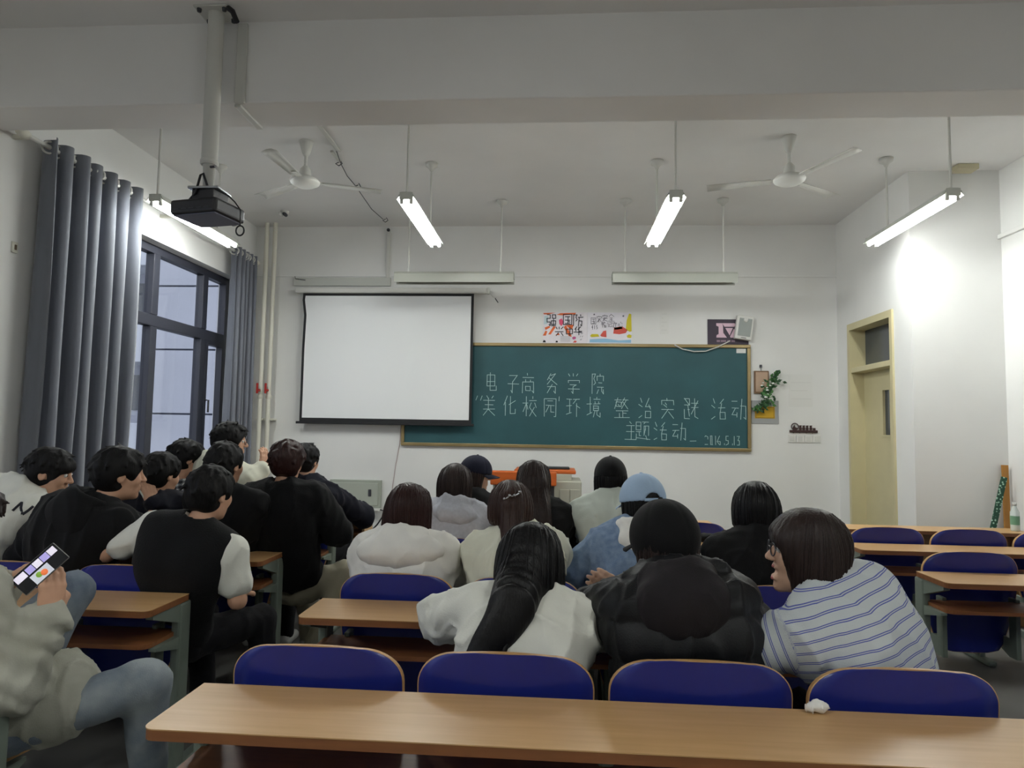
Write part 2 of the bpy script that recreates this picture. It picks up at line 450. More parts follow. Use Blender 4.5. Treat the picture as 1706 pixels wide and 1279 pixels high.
# ------------------------------------------------------------------ lamps
def lamp(x, y, zt, along_y, lit, label, ztop=ZC, rods=(-.30,.30)):
    root = empty('tube_lamp' if lit else 'board_lamp', (x,y,zt), label, 'lamp', 'lit ceiling tube lamps' if lit else 'unlit blackboard lamps', 0 if along_y else math.pi/2)
    L = 1.26
    mb = MB()
    if lit:
        prof = [(-.076,.004),(-.05,.045),(-.035,.06),(.035,.06),(.05,.045),(.076,.004),(.071,.002),(.045,.038),(-.045,.038),(-.071,.002)]
    else:
        prof = [(-.06,-.045),(-.06,.045),(-.04,.07),(.04,.07),(.06,.045),(.065,-.045),(.060,-.045),(.055,.04),(-.055,.04),(-.055,-.045)]
    # local: length along Y, profile in XZ
    n=len(prof); vs=[(a,-L/2,b) for a,b in prof]+[(a,L/2,b) for a,b in prof]
    mb.add(vs,[(i,(i+1)%n,(i+1)%n+n,i+n) for i in range(n)])
    for e in (-L/2,L/2):
        mb.bbox((-.05,e-.004,.0),(.05,e+.004,.058),.003)
    mb.build('reflector','lamp_white' if lit else 'board_lamp_grey',root)
    for s in (-1,1):
        t = MB().tube([(s*.036,-L/2+.03,-.012),(s*.036,L/2-.03,-.012)],.013,8)
        t.build('tube','tube_light' if lit else 'plastic_white',root)
        for e in (-1,1):
            MB().bbox((s*.036-.013,e*(L/2-.02)-.012,-.028),(s*.036+.013,e*(L/2-.02)+.012,.045),.004).build('tube_socket','white_metal',root)
    for yy in rods:
        rd = MB().tube([(0,yy,.058),(0,yy,ztop-zt-.03)],.009,8).build('hanging_rod','white_metal',root)
        MB().lathe([(0,ztop-zt-.075),(.014,ztop-zt-.073),(.024,ztop-zt-.05),(.055,ztop-zt-.03),(.058,ztop-zt-.001),(0,ztop-zt-.001)],(0,yy,0),16).build('ceiling_rose','white_metal',rd)
NM=['leftmost, beside the projector','second from left','third from left','rightmost, by the door']
for i,(x) in enumerate((-3.16,-1.17,.86,2.83)):
    lamp(x,5.53,3.225,True,True,'lit double tube lamp hanging from the ceiling, '+NM[i],rods=(-.60,.33))
for i,x in enumerate((-1.9,1.6)):
    lamp(x,.1,3.225,True,True,'lit double tube lamp over the rear of the room behind the camera, '+('left one','right one')[i],rods=(-.33,.33))
lamp(-1.10,6.86,3.06,False,False,'switched-off grey lamp hanging above the projection screen',rods=(-.49,.49))
lamp(1.18,6.86,3.06,False,False,'switched-off grey lamp hanging above the two posters',rods=(-.50,.50))

# ------------------------------------------------------------------ ceiling fans
def fan(x,y,zh,angs,label):
    root = empty('ceiling_fan',(x,y,zh),label,'fan','ceiling fans')
    h=ZC-zh
    MB().lathe([(0,h-.13),(.02,h-.13),(.035,h-.10),(.055,h-.02),(.06,h-.001),(0,h-.001)],(0,0,0),20).build('canopy','white_metal',root)
    MB().tube([(0,0,.08),(0,0,h-.12)],.014,10).build('down_rod','white_metal',root)
    MB().lathe([(0,.13),(.02,.13),(.045,.10),(.05,.05),(.055,.04)],(0,0,0),20).build('lower_cup','white_metal',root)
    MB().lathe([(0,.045),(.05,.042),(.105,.02),(.125,-.003),(.118,-.02),(.08,-.042),(.03,-.052),(0,-.053)],(0,0,0),28).build('motor','white_metal',root)
    for a in angs:
        R=RZ(a); mb=MB()
        vs=[];n=8;L0,L1=.14,.64
        for j in range(n+1):
            u=j/n; r=L0+(L1-L0)*u; w=.036+.026*u
            for (px,dz) in ((-w,-.014),(-w*.3,.008),(w*.3,.010),(w,-.004)):
                for th in (0,.0025): vs.append(R@Vector((r,px,dz+th-.004)))
        F=[]
        for j in range(n):
            for q in range(3):
                a0=j*8+q*2; F+= [(a0,a0+2,a0+10,a0+8),(a0+1,a0+9,a0+11,a0+3)]
            for q in (0,6): a0=j*8+q; F.append((a0,a0+8,a0+9,a0+1))
        for a0 in (0,n*8):
            for q in range(3): F.append((a0+q*2,a0+q*2+1,a0+q*2+3,a0+q*2+2))
        mb.add(vs,F,True); bl=mb.build('blade','white_metal',root)
        mb=MB(); mb.box((.09,-.022,-.006),(.22,.022,-.001)); mb.v=[tuple(R@Vector(v)) for v in mb.v]
        mb.build('blade_bracket','white_metal',bl)
def ang(dx,dy): return math.atan2(dy,dx)
fan(-2.152,5.37,3.555,[ang(-.03,-.62),ang(-.58,.36),ang(.64,.26)],'white three-blade ceiling fan on the left, near the projector')
fan(1.849,5.40,3.55,[ang(-.66,.18),ang(.24,-.52),ang(.47,.36)],'white three-blade ceiling fan on the right, toward the door')

# ------------------------------------------------------------------ projector on its pole
px,py=-2.02,3.62
root = empty('projector_mount',(px,py,2.90),'white tubular projector pole hanging from the ceiling','ceiling mount')
def loc0(c):
    def f(mb): mb.v=[(v[0]-c[0],v[1]-c[1],v[2]-c[2]) for v in mb.v]; return mb
    return f
loc=loc0((px,py,2.90))
loc(MB().tube([(px,py,2.98),(px,py,ZC-.01)],.045,16)).build('upper_tube','white_metal',root)
loc(MB().lathe([(0,2.84),(.03,2.845),(.034,2.98),(.05,2.985),(.05,3.005),(.045,3.01)],(px,py,0),16)).build('lower_tube','white_metal',root)
loc(MB().bbox((px-.10,py-.08,ZC-.012),(px+.10,py+.08,ZC-.001),.003)).build('ceiling_plate','white_metal',root)
for sx in (-1,1):
    for sy in (-1,1): loc(MB().lathe([(0,ZC-.03),(.012,ZC-.03),(.014,ZC-.012)],(px+sx*.075,py+sy*.055,0),8)).build('bolt','dark_grey',root)
loc(MB().tube([(px+.03,py-.04,2.955),(px+.06,py-.045,2.955)],.008,8)).build('lock_bolt','dark_grey',root)
loc(MB().bbox((px-.09,py-.06,2.825),(px+.09,py+.10,2.84),.004)).build('base_plate','chrome',root)
loc(MB().tube([(px+.10,py-.06,3.885),(px+.13,py-.065,3.86),(px+.155,py-.06,3.80)],.016,8)).build('cable_end','black_plastic',root)
# trunking on the beam
q=(-1.90,3.70,3.60)
cd_=empty('cable_trunking',(q[0],q[1],3.40),'white cable trunking running down the beam face beside the projector pole','trunking')
loc=loc0((q[0],q[1],3.40))
loc(MB().bbox((q[0]-.03,3.695,3.39),(q[0]+.03,3.719,3.88),.004)).build('vertical_run','white_metal',cd_)
ct=MB().bbox((-1.945,3.73,3.382),(-1.905,4.035,3.399),.004).build('cable_duct','white_metal'); tag(ct,'short white cable duct along the underside of the ceiling beam','trunking')
# projector body
pr_=empty('projector',(px-.02,py+.02,2.66),'black projector hanging upside down from the white pole','projector')
loc=loc0((px-.02,py+.02,2.66))
c=(px-.015,py+.05)
mb=MB().bbox((c[0]-.155,c[1]-.14,2.675),(c[0]+.155,c[1]+.12,2.76),.018,3,rot=RZ(-.20))
loc(mb).build('body','black_plastic',pr_)
loc(MB().bbox((c[0]-.14,c[1]-.125,2.668),(c[0]+.14,c[1]+.105,2.677),.004,rot=RZ(-.20))).build('bottom_plate',mat('proj_grey',(96,98,116),.5),pr_)
loc(MB().bbox((c[0]-.05,c[1]-.10,2.762),(c[0]+.09,c[1]+.04,2.826),.006,rot=RZ(-.16))).build('mount_block','black_plastic',pr_)
for i in range(5): 
    loc(MB().box((c[0]-.12+i*.05,c[1]-.142,2.70),(c[0]-.085+i*.05,c[1]-.138,2.704),rot=RZ(-.20),piv=(c[0],c[1],2.7))).build('vent_slot','dark_grey',pr_)
loc(MB().lathe([(0,.15),(.032,.15),(.036,.14),(.036,.09)],(c[0]+.08,c[1],2.717),18,'Y')).build('lens','dark_glass',pr_)
loc(MB().tube([(c[0]-.10,c[1]-.05,2.77),(c[0]-.03,c[1]-.10,2.80),(c[0]+.0,c[1]-.11,2.90),(c[0]+.015,c[1]-.11,2.91),(c[0]+.03,c[1]-.10,2.86),(c[0]+.04,c[1]-.09,2.82)],.007,8)).build('power_cable','black_plastic',pr_)
loc(MB().tube([(c[0]+.10,c[1]-.02,2.83),(c[0]+.14,c[1]+.02,2.79),(c[0]+.178,c[1]+.02,2.74),(c[0]+.18,c[1]+.02,2.645)],.004,8)).build('signal_cable','black_plastic',pr_)
loc(MB().tube([(c[0]+.18+.024*math.cos(a),c[1]+.02,2.618+.029*math.sin(a)) for a in [2*math.pi*i/20 for i in range(20)]],.005,6,closed=True)).build('lens_cap_ring','black_plastic',pr_)

# ------------------------------------------------------------------ ceiling conduit and sensor
cr=empty('ceiling_conduit',(-1.97,5.1,ZC),'thin white conduit with sagging wire across the ceiling to the screen','conduit')
loc=loc0((-1.97,5.1,ZC))
loc(MB().bbox((-1.945,4.85,ZC-.02),(-1.91,5.55,ZC-.001),.004)).build('conduit_run','white_metal',cr)
loc(MB().bbox((-2.01,5.55,ZC-.02),(-1.98,5.78,ZC-.001),.004)).build('conduit_run','white_metal',cr)
loc(MB().tube([(-1.95,5.54,ZC-.012),(-1.98,5.76,ZC-.04),(-2.0,6.0,ZC-.055),(-2.02,6.33,ZC-.03)],.004,6)).build('wire','dark_grey',cr)
loc(MB().tube([(-2.02,6.33,ZC-.03),(-2.02,6.9,ZC-.07),(-2.03,7.40,ZC-.02)],.004,6)).build('wire','dark_grey',cr)
for y in (5.76,6.33,7.40):
    loc(MB().tube([(-1.99,y,ZC-.002),(-1.97,y,ZC-.035),(-2.0,y,ZC-.055),(-2.03,y,ZC-.035),(-2.0,y+.01,ZC-.015)],.005,6)).build('wire_hook','dark_grey',cr)
loc(MB().bbox((-2.06,D-.03,3.27),(-2.02,D-.001,3.84),.004)).build('wall_drop','white_metal',cr)
loc(MB().lathe([(0,.0),(.02,0),(.02,.015),(0,.015)],(-2.04,D-.05,3.845),10,'Y')).build('end_cap','dark_grey',cr)
sn=empty('ceiling_sensor',(-3.09,7.16,ZC),'small white twin-head sensor on the ceiling corner above the curtain','sensor')
loc=loc0((-3.09,7.16,ZC))
loc(MB().lathe([(0,ZC-.04),(.04,ZC-.035),(.05,ZC-.001)],(-3.09,7.16,0),16)).build('base','white_metal',sn)
for s in (-1,1):
    loc(MB().lathe([(0,-.05),(.014,-.05),(.02,-.03),(.02,.02),(0,.02)],(-3.08+s*.025,7.10,ZC-.06),12,'Y')).build('sensor_head','dark_grey' if s>0 else 'white_metal',sn)

# ------------------------------------------------------------------ projection screen
sc=empty('projection_screen',(-2.0,7.62,1.5),'white pull-down projection screen with black border, partly covering the blackboard','screen')
loc=loc0((-2.0,7.62,1.5)); ys=7.62
def unp(): pass
loc(MB().bbox((-3.11,ys-.035,3.06),(-.83,ys+.035,3.125),.012)).build('roller_case','white_metal',sc)
loc(MB().bbox((-.83,ys-.03,3.055),(-.80,ys+.03,3.13),.006)).build('end_cap','lamp_white',sc)
for xx in (-2.9,-1.05): loc(MB().bbox((xx-.02,ys+.03,3.08),(xx+.02,D,3.11),.004)).build('wall_bracket','white_metal',sc)
loc(MB().tube([(-.80,ys,3.07),(-.76,ys-.01,3.02),(-.72,ys-.01,3.01)],.004,6)).build('pull_cord','white_metal',sc)
loc(MB().tube([(-.735,ys-.012,3.005),(-.70,ys-.012,2.955)],.006,6)).build('cord_end','dark_grey',sc)
zt,zb=3.06,1.545
Lx=[(-3.02,3.06),(-3.025,2.98),(-3.0,2.80),(-3.01,2.4),(-3.01,1.545)]
def strip(mb,pl,pr,y,t=.003):
    n=len(pl); vs=[(x,y,z) for x,z in pl]+[(x,y,z) for x,z in pr]+[(x,y-t,z) for x,z in pl]+[(x,y-t,z) for x,z in pr]
    F=[]
    for i in range(n-1):
        F+=[(i,i+1,n+i+1,n+i),(2*n+i,3*n+i,3*n+i+1,2*n+i+1),(i,2*n+i,2*n+i+1,i+1),(n+i,n+i+1,3*n+i+1,3*n+i)]
    F+=[(0,n,3*n,2*n),(n-1,3*n-1,4*n-1,2*n-1)]
    return mb.add(vs,F)
R0=[(-.985,z) for x,z in Lx]
loc(strip(MB(),Lx,R0,ys)).build('screen_border','screen_black',sc)
Li=[(x+.03,min(max(z,1.59),3.03)) for x,z in Lx]; Ri=[(-1.015,z) for x,z in Li]
loc(strip(MB(),Li,Ri,ys-.003,.002)).build('screen_fabric','screen_white',sc)
loc(MB().bbox((-3.05,ys-.012,1.52),(-.955,ys+.012,1.548),.005)).build('bottom_bar','screen_black',sc)
tr=empty('wall_trunking',(-2.6,D,3.2),'pale flat cable trunking on the wall just above the screen case','trunking')
loc=loc0((-2.6,D,3.2))
loc(MB().bbox((-3.18,D-.035,3.17),(-2.0,D-.001,3.27),.005)).build('trunking_box','lamp_white',tr)
loc(MB().tube([(-3.16,D-.05,3.28),(-3.15,D-.05,3.25),(-3.03,D-.05,3.235)],.004,6)).build('loose_wire','dark_grey',tr)

# ------------------------------------------------------------------ blackboard with chalk writing
BX0,BX1,BZ0,BZ1=-1.82,2.187,1.285,2.50
bb=empty('blackboard',(.18,D,BZ0),'large green blackboard with chalk writing in a bronze frame','blackboard')
loc=loc0((.18,D,BZ0))
loc(MB().box((BX0+.03,D-.018,BZ0+.03),(BX1-.03,D,BZ1-.03))).build('board_surface','board_green',bb)
f=.038
for nm,lo,hi in (('frame_bar',(BX0,D-.04,BZ0),(BX1,D,BZ0+f)),('frame_bar',(BX0,D-.04,BZ1-f),(BX1,D,BZ1)),('frame_bar',(BX0,D-.04,BZ0+f),(BX0+f,D,BZ1-f)),('frame_bar',(BX1-f,D-.04,BZ0+f),(BX1,D,BZ1-f))):
    loc(MB().bbox(lo,hi,.006)).build(nm,'board_frame',bb)
loc(MB().box((BX1-.155,D-.021,BZ1-.095),(BX1-.05,D-.018,BZ1-.045))).build('sticker','paper',bb)
CH={
'dian':'2126 217176 2474 2676 40488886','zi':'2171 7144 444938 1585','shang':'4041 1282 1419 14848978 3334 6364 3638 36666838',
'wu':'3013 316015 2275 1666 666958 4519','xue':'1021 4041 7061 1314 138384 2565 6546 464938 1787','yuan4':'1019 103022 223425 6061 4143 418183 5474 4686 5749 7678 788987',
'mei':'3041 7061 1282 2474 4146 1686 4619 4689','hua':'3014 2329 8244 50588886','xiao':'0333 2029 2307 2336 6061 4282 5345 7385 7549 4589','yuan2':'1119 11818979 3262 2474 4427 5457 5777',
'huan':'0131 0434 2127 0837 4181 6143 6369 6485','jing':'0333 2027 0837 6061 4181 5253 7273 4383 4446 44747646 4575 5649 66688987','zheng':'0141 1242 1214 4244 1444 2005 2334 6043 5181 7145 5285 1686 5659 3739 5777 0999',
'zhi':'1022 0324 0928 6044 4474 6375 4649 46767949','shi':'4041 1113 118183 3243 2344 1585 5519 5689','jian':'0030 0033 3033 0333 2338 2535 0509 0939 4282 4484 606889 8147',
'huo':'1022 0324 0928 7052 4484 6256 5659 56868959','dong':'0131 0444 2407 0737 3638 53838978 6059','zhu':'4051 2272 2575 1989 5259','ti':'00303404 0004 0232 0535 2527 2737 0609 0899 4080 6051 5257 528287 6264 6357 6779',
'qiang':'0030 3033 0333 0306 0636 3639 3928 5080 5053 8083 5383 4585 4548 8588 4888 6369 4989','guo':'0009 009099 0999 2272 2575 2878 5258 6677','fang':'0009 003022 223425 6061 4282 5249 5575 757968',
'xing':'1022 4042 8062 0585 3619 6689','zhong':'1217 128287 1787 5059','hua2':'3013 2125 7043 505585 0686 5659','jia':'4041 1113 118183 2474 5419 3638 5589 4549','an':'4041 1113 118183 4327 2789 7319 1585','quan':'4013 4083 2565 2767 0989 4559',
'ming':'2013 1242 0343 2329 0545 5172 5045 4589 5659 56868959','ji':'1021 0323 2328 2838 4181 8184 4484 444888 8886','zai':'0282 4019 2529 5383 6368 3989','xin':'1317 3338 387876 5052 7274',
'd2':'01104143 0848','d0':'10303848181 0'.replace(' ',''),'d1':'2028','d6':'30053848 4515'.replace(' ',''),'d5':'4010 1014 144447 4718','d3':'1040 4024 244448 4818','d4':'3005 0545 3039','dot':'3738','dash':'0585','q1':'2012 5042','q2':'2022'}
def strokes(key):
    out=[]
    for s in CH[key].split():
        pts=[(int(s[i]),int(s[i+1])) for i in range(0,len(s)-1,2)]
        if len(pts)>1: out.append(pts)
    return out
def write(mb, key, x, z, w, h, lw, y, jit=.12, slant=.0):
    rnd=random.Random(key+str(x))
    for pts in strokes(key):
        P=[]
        for a,b in pts:
            a+=rnd.uniform(-jit,jit); b+=rnd.uniform(-jit,jit)
            P.append((x+a/9*w+slant*(9-b)/9*h, z-b/9*h))
        mb.ribbon(P,lw,y)
from_px=lambda u,v:(-1.821+(u-668.5)*(4.005/581.5), 1.285+(747-v)*.006897)
def line(keys, us, v0, v1, wpx, name, lw=.0062):
    for kx,u in zip(keys,us):
        mb=MB(); x,z=from_px(u,v0); write(mb,kx,x,z,wpx*.006887,(v1-v0)*.0069,lw,D-.0182)
        loc(mb).build(name,'chalk',bb)
line(['dian','zi','shang','wu','xue','yuan4'],[808,846,871,913,948,988],622,655,24,'chalk_character')
line(['q1','mei','hua','xiao','yuan2','q2','huan','jing','zheng','zhi','shi','jian','huo','dong'],[792,805,840,875,908,930,948,982,1028,1068,1103,1143,1187,1220],661,694,25,'chalk_character')
line(['zhu','ti','huo','dong'],[1043,1064,1093,1124],701,730,23,'chalk_character')
line(['dash','d2','d0','d1','d6','dot','d5','dot','d1','d3'],[1152,1176,1184,1191,1196,1204,1209,1217,1221,1227],722,738,11,'chalk_character',.006)
loc(MB().tube([(1.33,D-.045,2.49),(1.42,D-.05,2.44),(1.55,D-.05,2.415),(1.68,D-.05,2.42),(1.82,D-.05,2.47),(1.95,D-.06,2.54)],.007,6)).build('speaker_wire','white_metal',bb)

# ------------------------------------------------------------------ posters above the board
def poster(x0,x1,z0,z1,y,m,label):
    r=empty('poster',((x0+x1)/2,y,z0),label,'poster','posters above the blackboard'); L=loc0(((x0+x1)/2,y,z0))
    L(MB().box((x0,y-.004,z0),(x1,y,z1))).build('sheet',m,r); return r,L
mat('poster_lilac',(234,229,234),.8,var=.05,vscale=9); mat('poster_pale',(236,233,240),.8,var=.04,vscale=9)
for n_,c_ in dict(p_orange=(224,110,60),p_pink=(228,88,122),p_yellow=(210,196,50),p_red=(214,92,80),p_blue=(150,196,226),p_teal=(196,216,220),p_magenta=(190,90,140),p_grey=(120,118,130)).items(): mat(n_,c_,.8)
r1,L1=poster(-.18,.335,2.505,2.868,D-.004,'poster_lilac','hand painted poster with orange rays and black brush characters, left of the pair')
yy=D-.009
def blob(L,par,name,m,poly,x0,z0,w,h,y):
    L(MB().prism([(x0+a*w,z0+b*h) for a,b in poly],y-.0012,y,'Y')).build(name,m,par)
pw,ph=.515,.363
for nm,m,poly in (('ray','p_orange',[(.0,.24),(.06,.40),(.10,.38),(.07,.24)]),('ray','p_orange',[(.04,.50),(.15,.56),(.16,.50),(.06,.42)]),('ray','p_orange',[(.12,.28),(.24,.55),(.29,.52),(.18,.28)]),
   ('ray','p_orange',[(.47,.52),(.58,.24),(.65,.20),(.64,.28),(.52,.58)]),('ray','p_orange',[(.52,.58),(.70,.60),(.66,.46),(.58,.50)]),('ray','p_orange',[(.30,.92),(.40,.97),(.75,.985),(.72,.93),(.45,.90)]),('ray','p_orange',[(.0,.97),(.28,.985),(.12,.93),(.02,.93)]),
   ('ray','p_orange',[(.28,.26),(.36,.33),(.38,.26)]),('heart','p_pink',[(.36,.75),(.42,.80),(.47,.68),(.42,.55),(.37,.62)]),('cloud','p_teal',[(.02,.60),(.10,.62),(.12,.88),(.03,.88)]),('flower','p_magenta',[(.66,.18),(.70,.22),(.75,.20),(.74,.13),(.68,.12)]),('flower','p_red',[(.68,.02),(.72,.09),(.77,.07),(.75,.02)]),
   ('figure','ink',[(.0,.02),(.02,.10),(.06,.08),(.07,.02)]),('figure','ink',[(.29,.02),(.30,.08),(.34,.07),(.34,.02)])):
    blob(L1,r1,nm,m,poly,-.18,2.505,pw,ph,yy)
mb=MB()
for kx,u,v,w,h in (('qiang',.09,.92,.22,.36),('guo',.46,.93,.19,.33),('fang',.69,.92,.24,.36),('xing',.28,.52,.20,.28),('zhong',.51,.52,.18,.28),('hua2',.70,.53,.20,.26)):
    write(mb,kx,-.18+u*pw,2.505+v*ph,w*pw,h*ph,.009,yy-.0014)
L1(mb).build('brush_lettering','ink',r1)
mb=MB()
for j in range(6): mb.ribbon([(-.18+.4*pw,2.505+(.06+.03*j)*ph),(-.18+.62*pw,2.505+(.06+.03*j)*ph)],.002,yy-.0013)
for j in range(6): mb.ribbon([(-.18+(.84+.022*(j%3))*pw,2.505+(.1+.1*(j//2))*ph),(-.18+(.86+.022*(j%3))*pw,2.505+(.14+.1*(j//2))*ph)],.004,yy-.0013)
L1(mb).build('small_text','p_grey',r1)
r2,L2=poster(.337,.850,2.505,2.868,D-.004,'poster_pale','hand drawn poster with a red ship, yellow border and grey characters, right of the pair')
X2=.337
for nm,m,poly in (('border','p_yellow',[(.86,.45),(.88,.75),(.93,.97),(.98,.95),(.99,.40),(.95,.38)]),('border','p_yellow',[(.88,.25),(.93,.30),(.99,.27),(.98,.18),(.90,.19)]),('ship','p_red',[(.58,.32),(.60,.52),(.78,.55),(.90,.44),(.86,.34),(.72,.30)]),('ship_deck','p_yellow',[(.60,.44),(.61,.52),(.77,.54),(.79,.47)]),
  ('sea','p_blue',[(.05,.03),(.06,.13),(.40,.16),(.70,.10),(.98,.13),(.98,.03)]),('boat','p_yellow',[(.06,.24),(.10,.30),(.24,.30),(.27,.22),(.10,.20)]),('shell','p_red',[(.29,.26),(.36,.40),(.42,.42),(.43,.20),(.32,.22)]),('dot','p_grey',[(.13,.94),(.16,.96),(.17,.92),(.14,.91)]),('dot','p_grey',[(.78,.90),(.82,.92),(.82,.86),(.79,.86)])):
    blob(L2,r2,nm,m,poly,X2,2.505,pw,ph,yy)
mb=MB()
for kx,u,v,w,h in (('guo',.08,.82,.11,.20),('jia',.20,.88,.13,.20),('an',.33,.92,.13,.20),('quan',.47,.94,.14,.22),('d4',.10,.58,.05,.13),('d1',.15,.58,.05,.13),('d5',.20,.58,.05,.13),('ming',.31,.70,.12,.18),('ji',.44,.70,.12,.18),('zai',.56,.70,.11,.18),('xin',.68,.70,.12,.18)):
    write(mb,kx,X2+u*pw,2.505+v*ph,w*pw,h*ph,.0045,yy-.0014)
L2(mb).build('lettering',mat('ink_grey',(96,94,104),.8),r2)
# black poster with a pink emblem
mat('poster_dark',(66,58,70),.7); mat('emblem_pink',(222,192,206),.8)
r3,L3=poster(1.712,2.172,2.505,2.795,D-.004,'poster_dark','dark poster with a pale pink block letter emblem, at the right end of the board')
def tx(u): return 1.712+(u-455)/(975-455)*.46
def tz(v): return 2.795-(v-250)/(572-250)*.29
for nm,poly in (('emblem',[(565,300),(640,300),(650,330),(655,425),(700,485),(565,485),(570,452),(595,440),(595,345),(565,332)]),('emblem',[(640,300),(800,300),(820,330),(790,345),(670,345)]),('emblem',[(680,362),(775,362),(735,455)]),('emblem',[(790,370),(820,420),(820,485),(745,485),(740,470)])):
    L3(MB().prism([(tx(a),tz(b)) for a,b in poly][::-1],yy-.0012,yy,'Y')).build(nm,'emblem_pink',r3)
for i,(a,b) in enumerate(((570,612),(622,690),(705,745),(757,803))):
    L3(MB().prism([(tx(a),tz(540)),(tx(b),tz(540)),(tx(b),tz(517)),(tx(a),tz(517))],yy-.0012,yy,'Y')).build('emblem_caption',mat('emblem_dim',(150,128,140),.8),r3)
# white speaker leaning over it
sp=empty('wall_speaker',(2.11,D-.06,2.55),'white flat wall speaker with grey grille, tilted over the dark poster','speaker')
L=loc0((2.11,D-.06,2.55)); rot=RY(math.radians(8))
L(MB().bbox((2.015,D-.085,2.552),(2.205,D-.012,2.828),.012,rot=rot,piv=(2.11,D-.05,2.69))).build('case','plastic_white',sp)
L(MB().bbox((2.04,D-.090,2.59),(2.182,D-.084,2.795),.006,rot=rot,piv=(2.11,D-.05,2.69))).build('grille',mat('grille',(160,166,162),.7,bump=.3,bscale=400),sp)
L(MB().lathe([(.0,-.012),(.018,-.012),(.026,-.006),(.026,0)],(2.122,D-.09,2.775),16,'Y')).build('tweeter','plastic_white',sp)
L(MB().bbox((2.08,D-.093,2.568),(2.14,D-.088,2.574),.001,rot=rot,piv=(2.11,D-.05,2.69))).build('name_strip','black_plastic',sp)

# notices, clipboard, card, plant, key rack, switches
def notice(x0,x1,z0,z1,label,m='paper',lines=5,name='notice'):
    r=empty(name,((x0+x1)/2,D,z0),label,'notice'); L=loc0(((x0+x1)/2,D,z0))
    L(MB().box((x0,D-.003,z0),(x1,D,z1))).build('sheet',m,r)
    mb=MB()
    for j in range(lines):
        z=z1-(z1-z0)*(j+1)/(lines+1); mb.ribbon([(x0+.02,z),(x1-.02-.04*(j%2),z)],.003,D-.0032)
    if lines: L(mb).build('print',mat('faint_print',(204,203,199),.9),r)
    return r
mat('paper_wall',(226,226,222),.8)
notice(1.17,1.27,2.62,2.90,'white notice sheet on the wall, between the posters above the blackboard','paper_wall')
notice(2.62,2.88,1.80,2.17,'white notice sheet on the wall, right of the hanging plant','paper_wall',3)
cb=empty('picture_board',(2.31,D,1.94),'small brown framed board hanging from a hook beside the blackboard','picture'); L=loc0((2.31,D,1.94))
L(MB().bbox((2.228,D-.022,1.945),(2.392,D-.002,2.205),.005)).build('frame',mat('brown_frame',(120,92,66),.6),cb)
L(MB().bbox((2.245,D-.026,1.965),(2.378,D-.021,2.19),.002)).build('face',mat('board_tan',(188,160,136),.7,var=.06),cb)
L(MB().tube([(2.305,D-.015,2.205),(2.305,D-.02,2.245)],.004,6)).build('hanger','chrome',cb)
L(MB().bbox((2.292,D-.02,2.24),(2.318,D-.002,2.275),.004)).build('hook','dark_grey',cb)
wc=empty('framed_card',(2.345,D,1.60),'grey framed card with a yellow label on the wall below the plant','sign'); L=loc0((2.345,D,1.60))
L(MB().bbox((2.197,D-.010,1.605),(2.50,D-.001,1.868),.003)).build('backing',mat('card_grey',(160,162,162),.6),wc)
L(MB().box((2.235,D-.013,1.665),(2.455,D-.010,1.80))).build('yellow_label',mat('label_yellow',(206,164,40),.7),wc)
mb=MB()
for a,b in (((2.245,1.673),(2.445,1.673)),((2.445,1.673),(2.445,1.79)),((2.445,1.79),(2.245,1.79)),((2.245,1.79),(2.245,1.673))): mb.ribbon([a,b],.004,D-.0132)
L(mb).build('label_line',mat('line_brown',(120,96,40),.7),wc)
pl=empty('hanging_plant',(2.36,D,1.73),'green trailing plant with small white flowers hanging beside the blackboard','plant'); L=loc0((2.36,D,1.73))
rnd=random.Random(11); stem=[(2.47,D-.03,2.17),(2.44,D-.05,2.10),(2.38,D-.06,2.02),(2.36,D-.07,1.93),(2.34,D-.07,1.85),(2.29,D-.06,1.78),(2.23,D-.05,1.745)]
L(MB().tube(stem,.005,6)).build('stem',mat('stem_green',(60,84,44),.7),pl)
lm=MB().add([(0,0,0),(.016,.004,.025),(.0,.010,.06),(-.016,.004,.025)],[(0,1,2,3)]).add([(0,-.002,0),(.016,.002,.025),(.0,.008,.06),(-.016,.002,.025)],[(3,2,1,0)]).mesh('leaf')
greens=[mat('leaf_a',(44,92,46),.6),mat('leaf_b',(70,120,62),.6),mat('leaf_c',(30,66,36),.6)]
lms=[]
for g in greens:
    me=lm.copy(); me.materials.append(g); lms.append(me)
for i in range(150):
    t=rnd.random()*5.99; a=int(t); u=t-a; p=Vector(stem[a]).lerp(Vector(stem[a+1]),u)
    spread=.055 if 1.2<t<4.6 else .032
    o=new_obj('leaf',lms[i%3],None,pl); p+=Vector((rnd.gauss(0,spread*.6),-abs(rnd.gauss(0,.02)),rnd.gauss(0,spread*.5)))
    o.location=p-Vector((2.36,D,1.73)); s=rnd.uniform(.6,1.1); o.scale=(s,s,s); o.rotation_euler=(rnd.uniform(-.9,.9),rnd.uniform(-2.6,2.6) if t>1 else rnd.uniform(.2,1.4),rnd.uniform(-.6,.6))
fm=MB().lathe([(0,.012),(.010,.009),(.016,0),(.010,-.006),(0,-.008)],(0,0,0),8).mesh('flower'); fm.materials.append(mat('petal',(232,232,226),.7))
for fx,fz in ((2.30,2.06),(2.29,2.03),(2.38,2.03),(2.345,2.005),(2.35,1.98),(2.35,1.935),(2.38,1.91),(2.41,2.055),(2.33,1.90)):
    o=new_obj('flower',fm,None,pl); o.location=(fx-2.36,-.105,fz-1.73); s=rnd.uniform(.7,1.15); o.scale=(s*1.2,s,s)
kr=empty('key_rack',(2.77,D,1.50),'dark brown key rack with a ring and small cut-out figures above the switches','key rack'); L=loc0((2.77,D,1.50))
mat('rack_brown',(58,36,34),.6)
